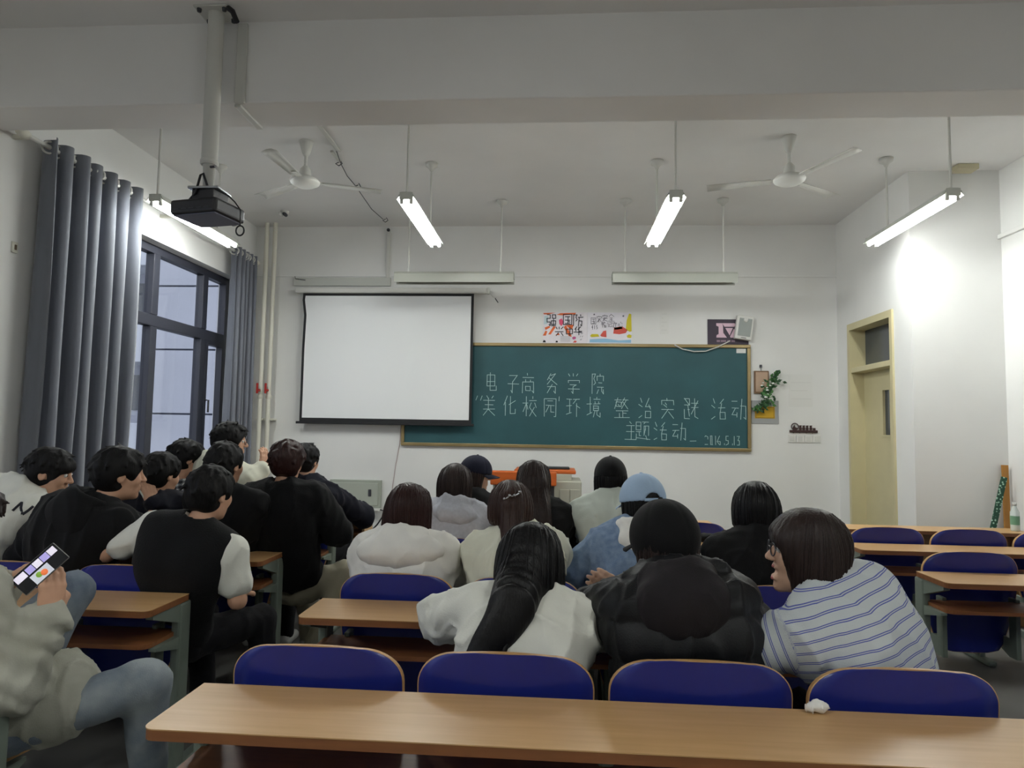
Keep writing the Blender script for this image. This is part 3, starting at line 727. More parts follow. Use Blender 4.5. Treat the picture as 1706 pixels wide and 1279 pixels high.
L(MB().bbox((2.615,D-.02,1.51),(2.925,D-.002,1.54),.006)).build('rail','rack_brown',kr)
L(MB().tube([(2.675+.038*math.cos(a),D-.012,1.578+.038*math.sin(a)) for a in [2*math.pi*i/24 for i in range(24)]],.005,6,closed=True)).build('ring','rack_brown',kr)
L(MB().prism([(2.65,1.545),(2.655,1.575),(2.67,1.598),(2.68,1.57),(2.70,1.565),(2.705,1.545)],D-.016,D-.008,'Y')).build('cut_out','rack_brown',kr)
for i,xx in enumerate((2.735,2.772,2.81,2.85)):
    L(MB().prism([(xx-.016,1.56 if i else 1.565),(xx-.008,1.575),(xx-.014,1.592),(xx+.014,1.594),(xx+.008,1.575),(xx+.016,1.56),(xx+.01,1.54),(xx-.01,1.54)],D-.016,D-.008,'Y')).build('cut_out','rack_brown',kr)
L(MB().prism([(2.873,1.54),(2.873,1.565),(2.90,1.565),(2.90,1.54)],D-.016,D-.008,'Y')).build('cut_out','rack_brown',kr)
for xx in (2.65,2.72,2.79,2.86): L(MB().tube([(xx,D-.02,1.515),(xx,D-.035,1.505),(xx,D-.04,1.515)],.003,6)).build('hook','rack_brown',kr)
for i,xx in enumerate((2.60,2.69,2.78,2.87)):
    s=empty('light_switch',(xx+.043,D,1.40),'white wall light switch, %s of four below the key rack' % ('leftmost','second from left','third from left','rightmost')[i],'switch','light switches'); L=loc0((xx+.043,D,1.40))
    L(MB().bbox((xx,D-.012,1.40),(xx+.086,D-.001,1.486),.004)).build('plate','paper',s)
    L(MB().bbox((xx+.02,D-.016,1.415),(xx+.066,D-.011,1.47),.003)).build('rocker','plastic_white',s)

# electrical box, power strip, cable, wall wire
eb=empty('electrical_box',(-2.34,D,.55),'grey metal electrical box on the front wall below the screen','electrical box'); L=loc0((-2.34,D,.55))
L(MB().bbox((-2.645,D-.05,.555),(-2.035,D-.001,.875),.006)).build('case','box_grey',eb)
dr=L(MB().bbox((-2.615,D-.060,.585),(-2.065,D-.049,.845),.005)).build('door',mat('box_door',(172,178,166),.5),eb)
L(MB().bbox((-2.18,D-.068,.69),(-2.145,D-.058,.77),.004)).build('lock_handle','dark_grey',dr)
L(MB().bbox((-2.40,D-.063,.61),(-2.33,D-.060,.64),.001)).build('label',mat('box_label',(120,126,116),.5),dr)
ps=empty('power_strip',(-2.15,7.45,.52),'white power strip lying beneath the electrical box','power strip'); L=loc0((-2.15,7.45,.52))
L(MB().bbox((-2.36,D-.10,.525),(-2.03,D-.04,.555),.008)).build('case','plastic_white',ps)
L(MB().tube([(-2.03,D-.07,.54),(-1.99,D-.07,.53),(-2.0,D-.08,.46),(-2.05,D-.09,.38),(-2.12,D-.09,.30),(-2.2,D-.09,.17)],.009,8)).build('cable','black_plastic',ps)
ww=MB().tube([(-1.83,D-.006,1.52),(-1.84,D-.006,1.30),(-1.88,D-.006,1.05),(-1.91,D-.006,.80),(-1.90,D-.006,.5),(-1.90,D-.006,.17)],.003,6).build('wall_wire',mat('wire_pink',(170,140,140),.6)); tag(ww,'thin pinkish wire hanging down the wall under the screen','wire')

# heating pipes in the corner
for i,xx in enumerate((-3.475,-3.375)):
    hp=empty('heating_pipe',(xx,7.58,0),'cream vertical heating pipe beside the curtain, %s of the pair' % ('left','right')[i],'pipe','heating pipes'); L=loc0((xx,7.58,0))
    L(MB().tube([(xx,7.58,0),(xx,7.58,ZC)],.026,14)).build('pipe','pipe_cream',hp)
    L(MB().lathe([(.026,1.80),(.034,1.81),(.034,1.84),(.026,1.85)],(xx,7.58,0),14)).build('coupling','pipe_cream',hp)
    vl=L(MB().tube([(xx,7.55,1.90),(xx,7.50,1.90)],.016,10)).build('valve','red_paint',hp)
    L(MB().bbox((xx-.012,7.485,1.86),(xx+.012,7.50,1.98),.004)).build('valve_handle','red_paint',vl)
    L(MB().bbox((xx-.04,7.57,1.55),(xx+.04,7.74,1.575),.004)).build('wall_clamp','pipe_cream',hp)

# ------------------------------------------------------------------ curtains
def curtain(y0,y1,xc,ztop,zbot,nf,amp,label,seed,rings,taper):
    rnd=random.Random(seed); N=nf*14; NZ=14
    ph=[rnd.uniform(-.5,.5) for _ in range(nf+2)]; am=[rnd.uniform(.7,1.25) for _ in range(nf+2)]
    cy=(y0+y1)/2
    root=empty('curtain',(xc,cy,zbot),label,'curtain','grey curtains')
    V=[];F=[]
    for side in (0,1):
        for j in range(NZ+1):
            w=j/NZ; z=ztop+(zbot-ztop)*w
            for i in range(N+1):
                u=i/N*nf; k=int(min(u,nf-1e-6)); fr=u-k
                a=amp*(am[k]*(1-fr)+am[k+1]*fr)*(1+.25*math.sin(3*w+ph[k]))
                y=y0+(y1-y0)*(i/N)
                y=cy+(y-cy)*(1+taper*w)+.02*math.sin(2*math.pi*u*.5+5*w)*w
                yy=y+.25*(y1-y0)/nf*math.sin(4*math.pi*u+ph[k])*.35
                x=xc+a*math.cos(2*math.pi*u+.6*math.sin(2*w+ph[k])*w)
                V.append((x-xc+side*.004,yy-cy,z-zbot))
    A=(NZ+1)*(N+1)
    for j in range(NZ):
        for i in range(N):
            a=j*(N+1)+i; F.append((a,a+1,a+N+2,a+N+1)); F.append((A+a,A+a+N+1,A+a+N+2,A+a+1))
    for i in range(N):
        for j in (0,NZ): a=j*(N+1)+i; F.append((a,a+1,A+a+1,A+a))
    for j in range(NZ):
        for i in (0,N): a=j*(N+1)+i; F.append((a,a+N+1,A+a+N+1,A+a))
    MB().add(V,F,True).build('cloth','curtain',root)
    for t in rings:
        yy=y0+(y1-y0)*t-cy
        MB().tube([(.042*math.cos(a),yy+.018*math.cos(a),ztop-.055-zbot+.042*math.sin(a)) for a in [2*math.pi*i/20 for i in range(20)]],.008,6,closed=True).build('grommet','white_metal',root)
curtain(4.26,5.24,-3.56,3.455,.35,6,.062,'long grey curtain gathered at the near end of the window',5,[(k+.25)/6 for k in range(6)]+[(k+.75)/6 for k in range(6)],-.01)
curtain(6.95,7.44,-3.56,3.455,.35,5,.048,'long grey curtain gathered at the far end of the window',9,[(k+.25)/5 for k in range(5)]+[(k+.75)/5 for k in range(5)],.02)
cr=empty('curtain_rod',(-3.56,5.8,3.40),'white curtain rod above the window','curtain rod'); L=loc0((-3.56,5.8,3.40))
L(MB().tube([(-3.56,4.10,3.40),(-3.56,7.50,3.40)],.017,12)).build('rod','white_metal',cr)
for y in (4.07,7.52): L(MB().lathe([(0,-.045),(.025,-.04),(.036,0),(.025,.04),(0,.045)],(-3.56,y,3.40),14,'Y')).build('finial','pipe_cream',cr)
for y in (4.13,5.8,7.47): L(MB().bbox((XL,y-.015,3.385),(-3.55,y+.015,3.415),.004)).build('rod_bracket','pipe_cream',cr)
ws=empty('wall_socket',(XL,4.20,2.62),'small cream switch plate on the left wall by the curtain','switch'); L=loc0((XL,4.20,2.62))
L(MB().bbox((XL,4.17,2.625),(XL+.012,4.215,2.70),.003)).build('plate','pipe_cream',ws); L(MB().bbox((XL+.011,4.185,2.645),(XL+.018,4.20,2.68),.002)).build('rocker',mat('brown_dark',(96,78,60),.6),ws)
lk=MB().bbox((3.50,5.98,ZC-.05),(3.68,6.10,ZC-.001),.006).build('ceiling_junction_box',mat('box_cream',(196,188,158),.6)); tag(lk,'small cream junction box on the ceiling above the right tube lamp','junction box')

# ------------------------------------------------------------------ lectern
lc=empty('lectern',(-.2,6.75,.16),'grey multimedia lectern with orange wooden top in front of the blackboard','lectern'); L=loc0((-.2,6.75,.16))
L(MB().bbox((-.62,6.55,.16),(.245,7.10,1.00),.012)).build('cabinet','cabinet_grey',lc)
L(MB().bbox((-.64,6.46,.955),(.0,6.56,1.09),.012)).build('front_rail','orange_wood',lc)
L(MB().bbox((-.60,6.535,.40),(-.02,6.552,.95),.004)).build('dark_panel','dark_grey',lc)
L(MB().bbox((-.42,6.62,1.062),(.19,7.08,1.10),.01)).build('lid','orange_wood',lc)
L(MB().bbox((-.38,6.60,1.0),(.15,7.06,1.062),.006)).build('lid_support','cabinet_grey',lc)
L(MB().bbox((-.30,6.75,1.101),(.13,7.0,1.116),.004)).build('monitor_lip','black_plastic',lc)
for xx in (.03,.135): L(MB().bbox((xx,6.542,.25),(xx+.095,6.55,.92),.004)).build('cabinet_door','cabinet_grey',lc)

# ------------------------------------------------------------------ things by the right wall
wr=MB().bbox((3.87,6.09,0),(3.925,6.104,1.255),.003,rot=RX(-.02),piv=(3.89,6.09,0)).build('wooden_ruler',mat('ruler_wood',(176,122,52),.5,var=.1,vscale=8,vstretch=(4,4,.4))); tag(wr,'long plain wooden board ruler standing upright against the wall','ruler')
def green_pattern():
    m=bpy.data.materials.new('green_pattern'); m.use_nodes=True; nt=m.node_tree; b=nt.nodes['Principled BSDF']
    tc=nt.nodes.new('ShaderNodeTexCoord'); v=nt.nodes.new('ShaderNodeTexVoronoi'); v.inputs['Scale'].default_value=42
    r=nt.nodes.new('ShaderNodeValToRGB'); r.color_ramp.elements[0].color=(*srgb((176,210,190)),1); r.color_ramp.elements[1].color=(*srgb((22,74,54)),1); r.color_ramp.elements[0].position=.28; r.color_ramp.elements[1].position=.36
    nt.links.new(tc.outputs['Object'],v.inputs['Vector']); nt.links.new(v.outputs['Distance'],r.inputs[0]); nt.links.new(r.outputs[0],b.inputs['Base Color']); MATS['green_pattern']=m
green_pattern()
gr=MB().bbox((3.55,6.055,.003),(3.60,6.067,1.19),.003,rot=RY(math.radians(13.5)),piv=(3.56,6.06,.003)).build('patterned_ruler','green_pattern'); tag(gr,'green and white patterned ruler leaning against the wooden one','ruler')
bt=empty('water_bottle',(3.80,5.60,.752),'clear plastic bottle with green label at the right edge of the front desk','bottle'); L=loc0((3.80,5.60,.752))
bt.location=(3.655,5.64,.752); L=loc0((0,0,0))
L(MB().lathe([(0,0),(.03,0),(.032,.01),(.032,.15),(.014,.19),(.014,.20),(0,.20)],(0,0,0),18)).build('body',mat('bottle_clear',(206,216,210),.15,spec=.8),bt)
L(MB().lathe([(.0325,.05),(.0325,.12)],(0,0,0),18)).build('label',mat('label_green',(112,158,128),.6),bt)
L(MB().lathe([(0,.225),(.015,.225),(.016,.20),(0,.20)],(0,0,0),14)).build('cap','plastic_white',bt)

# ------------------------------------------------------------------ implicit-surface modelling for people
def V3(*a): return np.array(a, dtype=np.float64)
def nrm(v): v=np.asarray(v,float); return v/(np.linalg.norm(v)+1e-12)
def smin(a,b,k):
    h=np.maximum(k-np.abs(a-b),0)/k
    return np.minimum(a,b)-h*h*k*.25
def smax(a,b,k): return -smin(-a,-b,k)
def cone(P,a,b,r1,r2):
    a=np.asarray(a,float); b=np.asarray(b,float); d=b-a; L2=d@d+1e-12
    t=np.clip(((P-a)@d)/L2,0,1)
    return np.linalg.norm(P-a-t[:,None]*d,axis=1)-(r1+(r2-r1)*t)
def ell(P,c,r,B=None):
    q=P-np.asarray(c,float)
    if B is not None: q=q@B          # B columns = local axes
    r=np.asarray(r,float)
    k0=np.linalg.norm(q/r,axis=1); k1=np.linalg.norm(q/(r*r),axis=1)+1e-9
    return k0*(k0-1)/k1
def chain(P,pts,rs,k=.03):
    d=None
    for i in range(len(pts)-1):
        c=cone(P,pts[i],pts[i+1],rs[i],rs[i+1]); d=c if d is None else smin(d,c,k)
    return d
_rs=np.random.RandomState(5); NDIR=_rs.normal(size=(24,3)); NDIR/=np.linalg.norm(NDIR,axis=1)[:,None]; NPH=_rs.uniform(0,6.28,24)
def wob(P,freq,seed=0,n=5):
    s=0
    for i in range(n):
        j=(i*5+seed*7)%24; s=s+np.sin(P@NDIR[j]*freq*(1+.23*i)+NPH[(j+seed)%24]+1.7*np.sin(P@NDIR[(j+3)%24]*freq*.45+seed))
    return s/n
def fold(P,freq,seed=0):          # ridged creases
    return 1-np.abs(wob(P,freq,seed,4))*2.2
def creases(P,fq,seed):
    Q=P*np.array([1.25,1.25,.62])
    a=wob(Q,fq,seed,4); b=wob(Q+.37,fq*1.55,seed+5,4); c=wob(P,fq*.55,seed+9,3)
    r1=np.maximum(1-np.abs(a)*2.6,0)**2; r2=np.maximum(1-np.abs(b)*2.6,0)**2
    return .9*c+1.5*r1+.9*r2-.6
def polygonise(fn, lo, hi, h):
    lo=np.asarray(lo,float); hi=np.asarray(hi,float); B=4
    nb=np.maximum(1,np.ceil((hi-lo)/(h*B)).astype(int)); n=nb*B+1
    c=[lo[i]+(np.arange(nb[i])+.5)*h*B for i in range(3)]
    CX=np.stack(np.meshgrid(*c,indexing='ij'),-1).reshape(-1,3)
    dc=fn(CX); act=np.abs(dc)<h*B*1.9+.012
    F=np.repeat(np.repeat(np.repeat(dc.reshape(nb),B,0),B,1),B,2)
    F=np.pad(F,((0,1),)*3,mode='edge')
    idx=np.argwhere(act.reshape(nb))
    off=np.stack(np.meshgrid(*[np.arange(B+1)]*3,indexing='ij'),-1).reshape(-1,3)
    G=(idx[:,None,:]*B+off[None]).reshape(-1,3)
    flat=np.unique(G[:,0]*(n[1]*n[2])+G[:,1]*n[2]+G[:,2])
    gi=np.stack([flat//(n[1]*n[2]),(flat//n[2])%n[1],flat%n[2]],1)
    F.reshape(-1)[flat]=fn(lo+gi*h)
    # outer faces must be outside
    for ax in range(3):
        sl=[slice(None)]*3
        for e in (0,-1):
            sl[ax]=e; F[tuple(sl)]=np.maximum(F[tuple(sl)],h*.3)
    S=F<0
    cn=[S[a:n[0]-1+a,b:n[1]-1+b,c:n[2]-1+c] for a in (0,1) for b in (0,1) for c in (0,1)]
    tot=sum(x.astype(np.int8) for x in cn); A=(tot>0)&(tot<8)
    cells=np.argwhere(A); cid=-np.ones(A.shape,int); cid[A]=np.arange(len(cells))
    acc=np.zeros((len(cells),3)); cnt=np.zeros(len(cells))
    corners=[(a,b,c) for a in (0,1) for b in (0,1) for c in (0,1)]
    for p in corners:
        for ax in range(3):
            if p[ax]: continue
            q=list(p); q[ax]=1
            f0=F[cells[:,0]+p[0],cells[:,1]+p[1],cells[:,2]+p[2]]; f1=F[cells[:,0]+q[0],cells[:,1]+q[1],cells[:,2]+q[2]]
            m=(f0<0)!=(f1<0); t=np.where(m,f0/np.where(m,f0-f1,1),0)
            pos=np.tile(np.array(p,float),(len(cells),1)); pos[:,ax]+=t
            acc[m]+=pos[m]; cnt[m]+=1
    V=lo+(cells+acc/np.maximum(cnt,1)[:,None])*h
    quads=[]
    for ax in range(3):
        u,w=(ax+1)%3,(ax+2)%3
        s0=[slice(0,n[i]-(1 if i==ax else 0)) for i in range(3)]; s1=list(s0); s1[ax]=slice(1,n[ax])
        ch=S[tuple(s0)]!=S[tuple(s1)]
        E=np.argwhere(ch)
        ok=(E[:,u]>0)&(E[:,w]>0)&(E[:,u]<n[u]-1)&(E[:,w]<n[w]-1); E=E[ok]
        ins=S[E[:,0],E[:,1],E[:,2]]
        def cc(du,dw):
            q=E.copy(); q[:,u]-=du; q[:,w]-=dw; return cid[q[:,0],q[:,1],q[:,2]]
        q=np.stack([cc(0,0),cc(1,0),cc(1,1),cc(0,1)],1)
        q[~ins]=q[~ins][:,::-1]; quads.append(q)
    Q=np.concatenate(quads) if quads else np.zeros((0,4),int)
    Q=Q[(Q>=0).all(1)]
    return V,Q
def np_mesh(name, parts, origin):
    V=np.concatenate([p[0] for p in parts]); off=0; Q=[]
    for v,q in parts: Q.append(q+off); off+=len(v)
    Q=np.concatenate(Q); V=V-np.asarray(origin)
    me=bpy.data.meshes.new(name)
    me.vertices.add(len(V)); me.vertices.foreach_set('co',V.astype(np.float32).ravel())
    me.loops.add(len(Q)*4); me.loops.foreach_set('vertex_index',Q.astype(np.int32).ravel())
    me.polygons.add(len(Q)); me.polygons.foreach_set('loop_start',np.arange(0,len(Q)*4,4,dtype=np.int32))
    me.polygons.foreach_set('use_smooth',np.ones(len(Q),bool))
    me.update(calc_edges=True); me.validate()
    return me
def sdf_obj(name, m, parent, fn, lo, hi, h, origin, attr=None):
    V,Q=polygonise(fn,lo,hi,h)
    me=np_mesh(name,[(V,Q)],origin)
    if attr is not None:
        a=me.attributes.new('stripe','FLOAT','POINT'); a.data.foreach_set('value',attr(V).astype(np.float32))
    return new_obj(name,me,m,parent)
def basis(yaw,pitch,roll):
    # columns: right, forward, up ; yaw left-positive, pitch up-positive, roll to the right positive
    R=Matrix.Rotation(math.radians(yaw),3,'Z')@Matrix.Rotation(math.radians(pitch),3,'X')@Matrix.Rotation(math.radians(roll),3,'Y')
    return np.array(R)

# ------------------------------------------------------------------ people materials
def hair_mat(name, rgb, rgb2, rough=.42):
    m=bpy.data.materials.new(name); m.use_nodes=True; nt=m.node_tree; b=nt.nodes['Principled BSDF']
    tc=nt.nodes.new('ShaderNodeTexCoord'); mp=nt.nodes.new('ShaderNodeMapping'); mp.inputs['Scale'].default_value=(1,1,.06)
    n=nt.nodes.new('ShaderNodeTexNoise'); n.inputs['Scale'].default_value=170; n.inputs['Detail'].default_value=3
    mx=nt.nodes.new('ShaderNodeMix'); mx.data_type='RGBA'; mx.inputs[6].default_value=(*srgb(rgb),1); mx.inputs[7].default_value=(*srgb(rgb2),1)
    bp=nt.nodes.new('ShaderNodeBump'); bp.inputs['Strength'].default_value=.4; bp.inputs['Distance'].default_value=.005
    nt.links.new(tc.outputs['Object'],mp.inputs[0]); nt.links.new(mp.outputs[0],n.inputs['Vector']); nt.links.new(n.outputs[0],mx.inputs[0])
    nt.links.new(mx.outputs[2],b.inputs['Base Color']); nt.links.new(n.outputs[0],bp.inputs['Height']); nt.links.new(bp.outputs[0],b.inputs['Normal'])
    b.inputs['Roughness'].default_value=rough; b.inputs['Specular IOR Level'].default_value=.22
    MATS[name]=m
hair_mat('hair_black',(9,9,10),(18,17,19)); hair_mat('hair_short',(8,8,9),(17,15,16),.6); hair_mat('hair_brown',(38,26,23),(66,46,40)); hair_mat('hair_dark_brown',(30,22,21),(52,40,37)); hair_mat('hair_red_brown',(36,19,18),(54,30,27))
mat('skin',(206,160,132),.5,var=.06,vscale=14,spec=.4); mat('skin_pale',(218,176,150),.5,var=.05,vscale=14,spec=.4); mat('lips',(176,92,86),.45)
mat('eye_white',(226,224,218),.25); mat('eye_dark',(24,18,16),.2)
def cloth(name,rgb,rgb2=None,bump=.15,bscale=240,rough=.85,var=.05,vscale=9): return mat(name,rgb,rough,var=var,vscale=vscale,bump=bump,bscale=bscale,rgb2=rgb2,sheen=.04,spec=.25)
cloth('white_cotton',(230,230,220)); cloth('cream_cotton',(224,224,206)); cloth('hoodie_white',(238,236,230)); cloth('grey_marl',(186,188,196),bscale=300,var=.08,vscale=60)
cloth('sage_white',(202,210,200)); cloth('black_cloth',(11,11,13)); cloth('black_knit',(9,10,12),bump=.3,bscale=160); cloth('navy_cloth',(15,16,28)); cloth('puffer_black',(15,16,19),rough=.5); cloth('charcoal',(30,26,29))
cloth('denim_light',(130,150,176),(108,130,160),bump=.25,bscale=300,vscale=40); cloth('denim_wash',(150,158,162),(92,104,120),bump=.25,bscale=300,vscale=6); cloth('denim_dark',(50,64,88),(36,46,64),bump=.25,bscale=300,vscale=12)
cloth('khaki',(164,158,138)); cloth('grey_jacket',(180,180,168),(156,156,142),vscale=6); cloth('trouser_dark',(16,16,20)); cloth('cap_black',(10,10,12)); cloth('cap_navy',(20,22,40)); cloth('cap_blue',(166,190,216)); cloth('shoe',(205,205,200)); cloth('shoe_dark',(40,40,44))
def stripe_mat():
    m=bpy.data.materials.new('striped_jersey'); m.use_nodes=True; nt=m.node_tree; b=nt.nodes['Principled BSDF']; b.inputs['Roughness'].default_value=.85
    at=nt.nodes.new('ShaderNodeAttribute'); at.attribute_name='stripe'
    def mth(op,a,bv=None):
        n=nt.nodes.new('ShaderNodeMath'); n.operation=op
        for i,v in enumerate((a,bv)):
            if v is None: continue
            if isinstance(v,(int,float)): n.inputs[i].default_value=v
            else: nt.links.new(v,n.inputs[i])
        return n.outputs[0]
    t=mth('MODULO',mth('ADD',mth('MULTIPLY',at.outputs['Fac'],1/.029),50.),1.)
    l1=mth('COMPARE',t,.40); nt.nodes[-1].inputs[2].default_value=.045
    l2=mth('COMPARE',t,.57); nt.nodes[-1].inputs[2].default_value=.045
    s=mth('MAXIMUM',l1,l2)
    mx=nt.nodes.new('ShaderNodeMix'); mx.data_type='RGBA'; mx.inputs[6].default_value=(*srgb((196,202,204)),1); mx.inputs[7].default_value=(*srgb((92,100,172)),1)
    nt.links.new(s,mx.inputs[0]); nt.links.new(mx.outputs[2],b.inputs['Base Color'])
    tc=nt.nodes.new('ShaderNodeTexCoord'); n=nt.nodes.new('ShaderNodeTexNoise'); n.inputs['Scale'].default_value=260; bp=nt.nodes.new('ShaderNodeBump'); bp.inputs['Strength'].default_value=.2; bp.inputs['Distance'].default_value=.01
    nt.links.new(tc.outputs['Object'],n.inputs['Vector']); nt.links.new(n.outputs[0],bp.inputs['Height']); nt.links.new(bp.outputs[0],b.inputs['Normal'])
    MATS['striped_jersey']=m
stripe_mat()
def plaid_mat():
    m=bpy.data.materials.new('plaid'); m.use_nodes=True; nt=m.node_tree; b=nt.nodes['Principled BSDF']; b.inputs['Roughness'].default_value=.9
    tc=nt.nodes.new('ShaderNodeTexCoord'); mp=nt.nodes.new('ShaderNodeMapping'); mp.inputs['Rotation'].default_value=(.1,.2,.35)
    w=[]
    nt.links.new(tc.outputs['Object'],mp.inputs[0])
    for ax in ('X','Z'):
        n=nt.nodes.new('ShaderNodeTexWave'); n.bands_direction=ax; n.inputs['Scale'].default_value=9.; n.wave_profile='SIN'; nt.links.new(mp.outputs[0],n.inputs['Vector']); w.append(n)
    mul=nt.nodes.new('ShaderNodeMath'); mul.operation='ADD'; nt.links.new(w[0].outputs['Fac'],mul.inputs[0]); nt.links.new(w[1].outputs['Fac'],mul.inputs[1])
    r=nt.nodes.new('ShaderNodeValToRGB'); r.color_ramp.interpolation='CONSTANT'; e=r.color_ramp.elements
    e[0].color=(*srgb((34,36,42)),1); e[0].position=0; e[1].color=(*srgb((110,112,116)),1); e[1].position=.35; q=e.new(.72); q.color=(*srgb((206,206,202)),1)
    dv=nt.nodes.new('ShaderNodeMath'); dv.operation='MULTIPLY'; dv.inputs[1].default_value=.5; nt.links.new(mul.outputs[0],dv.inputs[0])
    nt.links.new(dv.outputs[0],r.inputs[0]); nt.links.new(r.outputs[0],b.inputs['Base Color']); MATS['plaid']=m
plaid_mat()

# ------------------------------------------------------------------ head, hands, bodies
def head_fn(H,B,neck,mouth=0.):
    # H centre of the head, B basis, neck: C7 in world
    def f(P):
        q=(P-H)@B
        d=ell(q,(0,-.012,.026),(.074,.093,.088))
        d=smin(d,ell(q,(0,.018,-.028),(.061,.066,.088)),.03)
        d=smin(d,ell(q,(0,.034,-.076-.012*mouth),(.046,.044,.034)),.03)
        d=smin(d,ell(q,(0,.067,-.098-.014*mouth),(.020,.018,.017)),.02)
        d=smin(d,cone(q,(-.034,.072,.030),(.034,.072,.030),.012,.012),.02)
        for s in (-1,1):
            d=smin(d,ell(q,(s*.040,.055,-.022),(.024,.026,.028)),.025)
        for s in (-1,1): d=smax(d,-ell(q,(s*.031,.098,.010),(.017,.016,.012)),.014)
        d=smin(d,cone(q,(0,.082,.018),(0,.106,-.020),.008,.0115),.012)
        for s in (-1,1): d=smin(d,ell(q,(s*.011,.096,-.024),(.009,.011,.008)),.008)
        if mouth>.3:
            d=smax(d,-ell(q,(0,.098,-.062),(.021,.030,.014*mouth)),.006)
        d=smin(d,cone(q,(-.019,.083,-.050),(.019,.083,-.050),.0075,.0075),.008)
        d=smin(d,cone(q,(-.016,.083,-.066-.018*mouth),(.016,.083,-.066-.018*mouth),.008,.008),.008)
        for s in (-1,1):
            e=ell(q,(s*.078,-.010,-.004),(.011,.020,.032)); e=smax(e,-ell(q,(s*.088,-.006,-.002),(.008,.012,.020)),.006)
            d=smin(d,e,.008)
        jaw=H+B@V3(0,-.012,-.06)
        d=smin(d,cone(P,jaw,neck,.050,.056),.025)
        return d
    return f
def hand_parts(W,d,nrm_palm,side,curl=.5,spread=.0,thumb_in=.3):
    # returns list of cones (a,b,r1,r2) and the palm ellipsoid
    d=nrm(d); n=np.asarray(nrm_palm,float); n=nrm(n-d*(n@d)); l=np.cross(d,n)*side   # l: towards the thumb
    C=[]
    for i,(o,L) in enumerate(((.030,.070),(.010,.078),(-.010,.072),(-.029,.056))):
        b=W+d*.088+l*o; fd=nrm(d+l*(o*2*spread)); c=curl*(1+.12*i)
        a1,a2,a3=.35*c,1.0*c,1.5*c
        p1=b+(fd*math.cos(a1)+n*math.sin(a1))*L*.48
        p2=p1+(fd*math.cos(a2)+n*math.sin(a2))*L*.32
        p3=p2+(fd*math.cos(a3)+n*math.sin(a3))*L*.24
        C+=[(W+d*.05+l*o*.8,b,.011,.0098),(b,p1,.0098,.0088),(p1,p2,.0088,.0080),(p2,p3,.0080,.0070)]
    t0=W+d*.022+l*.026; t1=t0+nrm(d*.65+l*.75*(1-thumb_in*.4)+n*.35)*.042; t2=t1+nrm(d*.9+l*(.35-thumb_in)+n*.3)*.034; t3=t2+nrm(d+l*(.1-thumb_in)+n*.35)*.026
    C+=[(t0,t1,.014,.0115),(t1,t2,.0115,.0098),(t2,t3,.0098,.0085)]
    B=np.stack([l,d,n],1)
    return C,(W+d*.05,(.041,.050,.0145),B),(W-d*.07,W+d*.01,.030,.024)
def hand_fn(hp):
    C,(pc,pr,B),(fa,fb,r1,r2)=hp
    def f(P):
        d=ell(P,pc,pr,B); d=smin(d,cone(P,fa,fb,r1,r2),.025)
        for a,b,r,s in C: d=smin(d,cone(P,a,b,r,s),.007)
        return d
    pts=np.array([c[1] for c in C]+[c[0] for c in C]+[fa,fb])
    return f,pts.min(0)-.035,pts.max(0)+.035

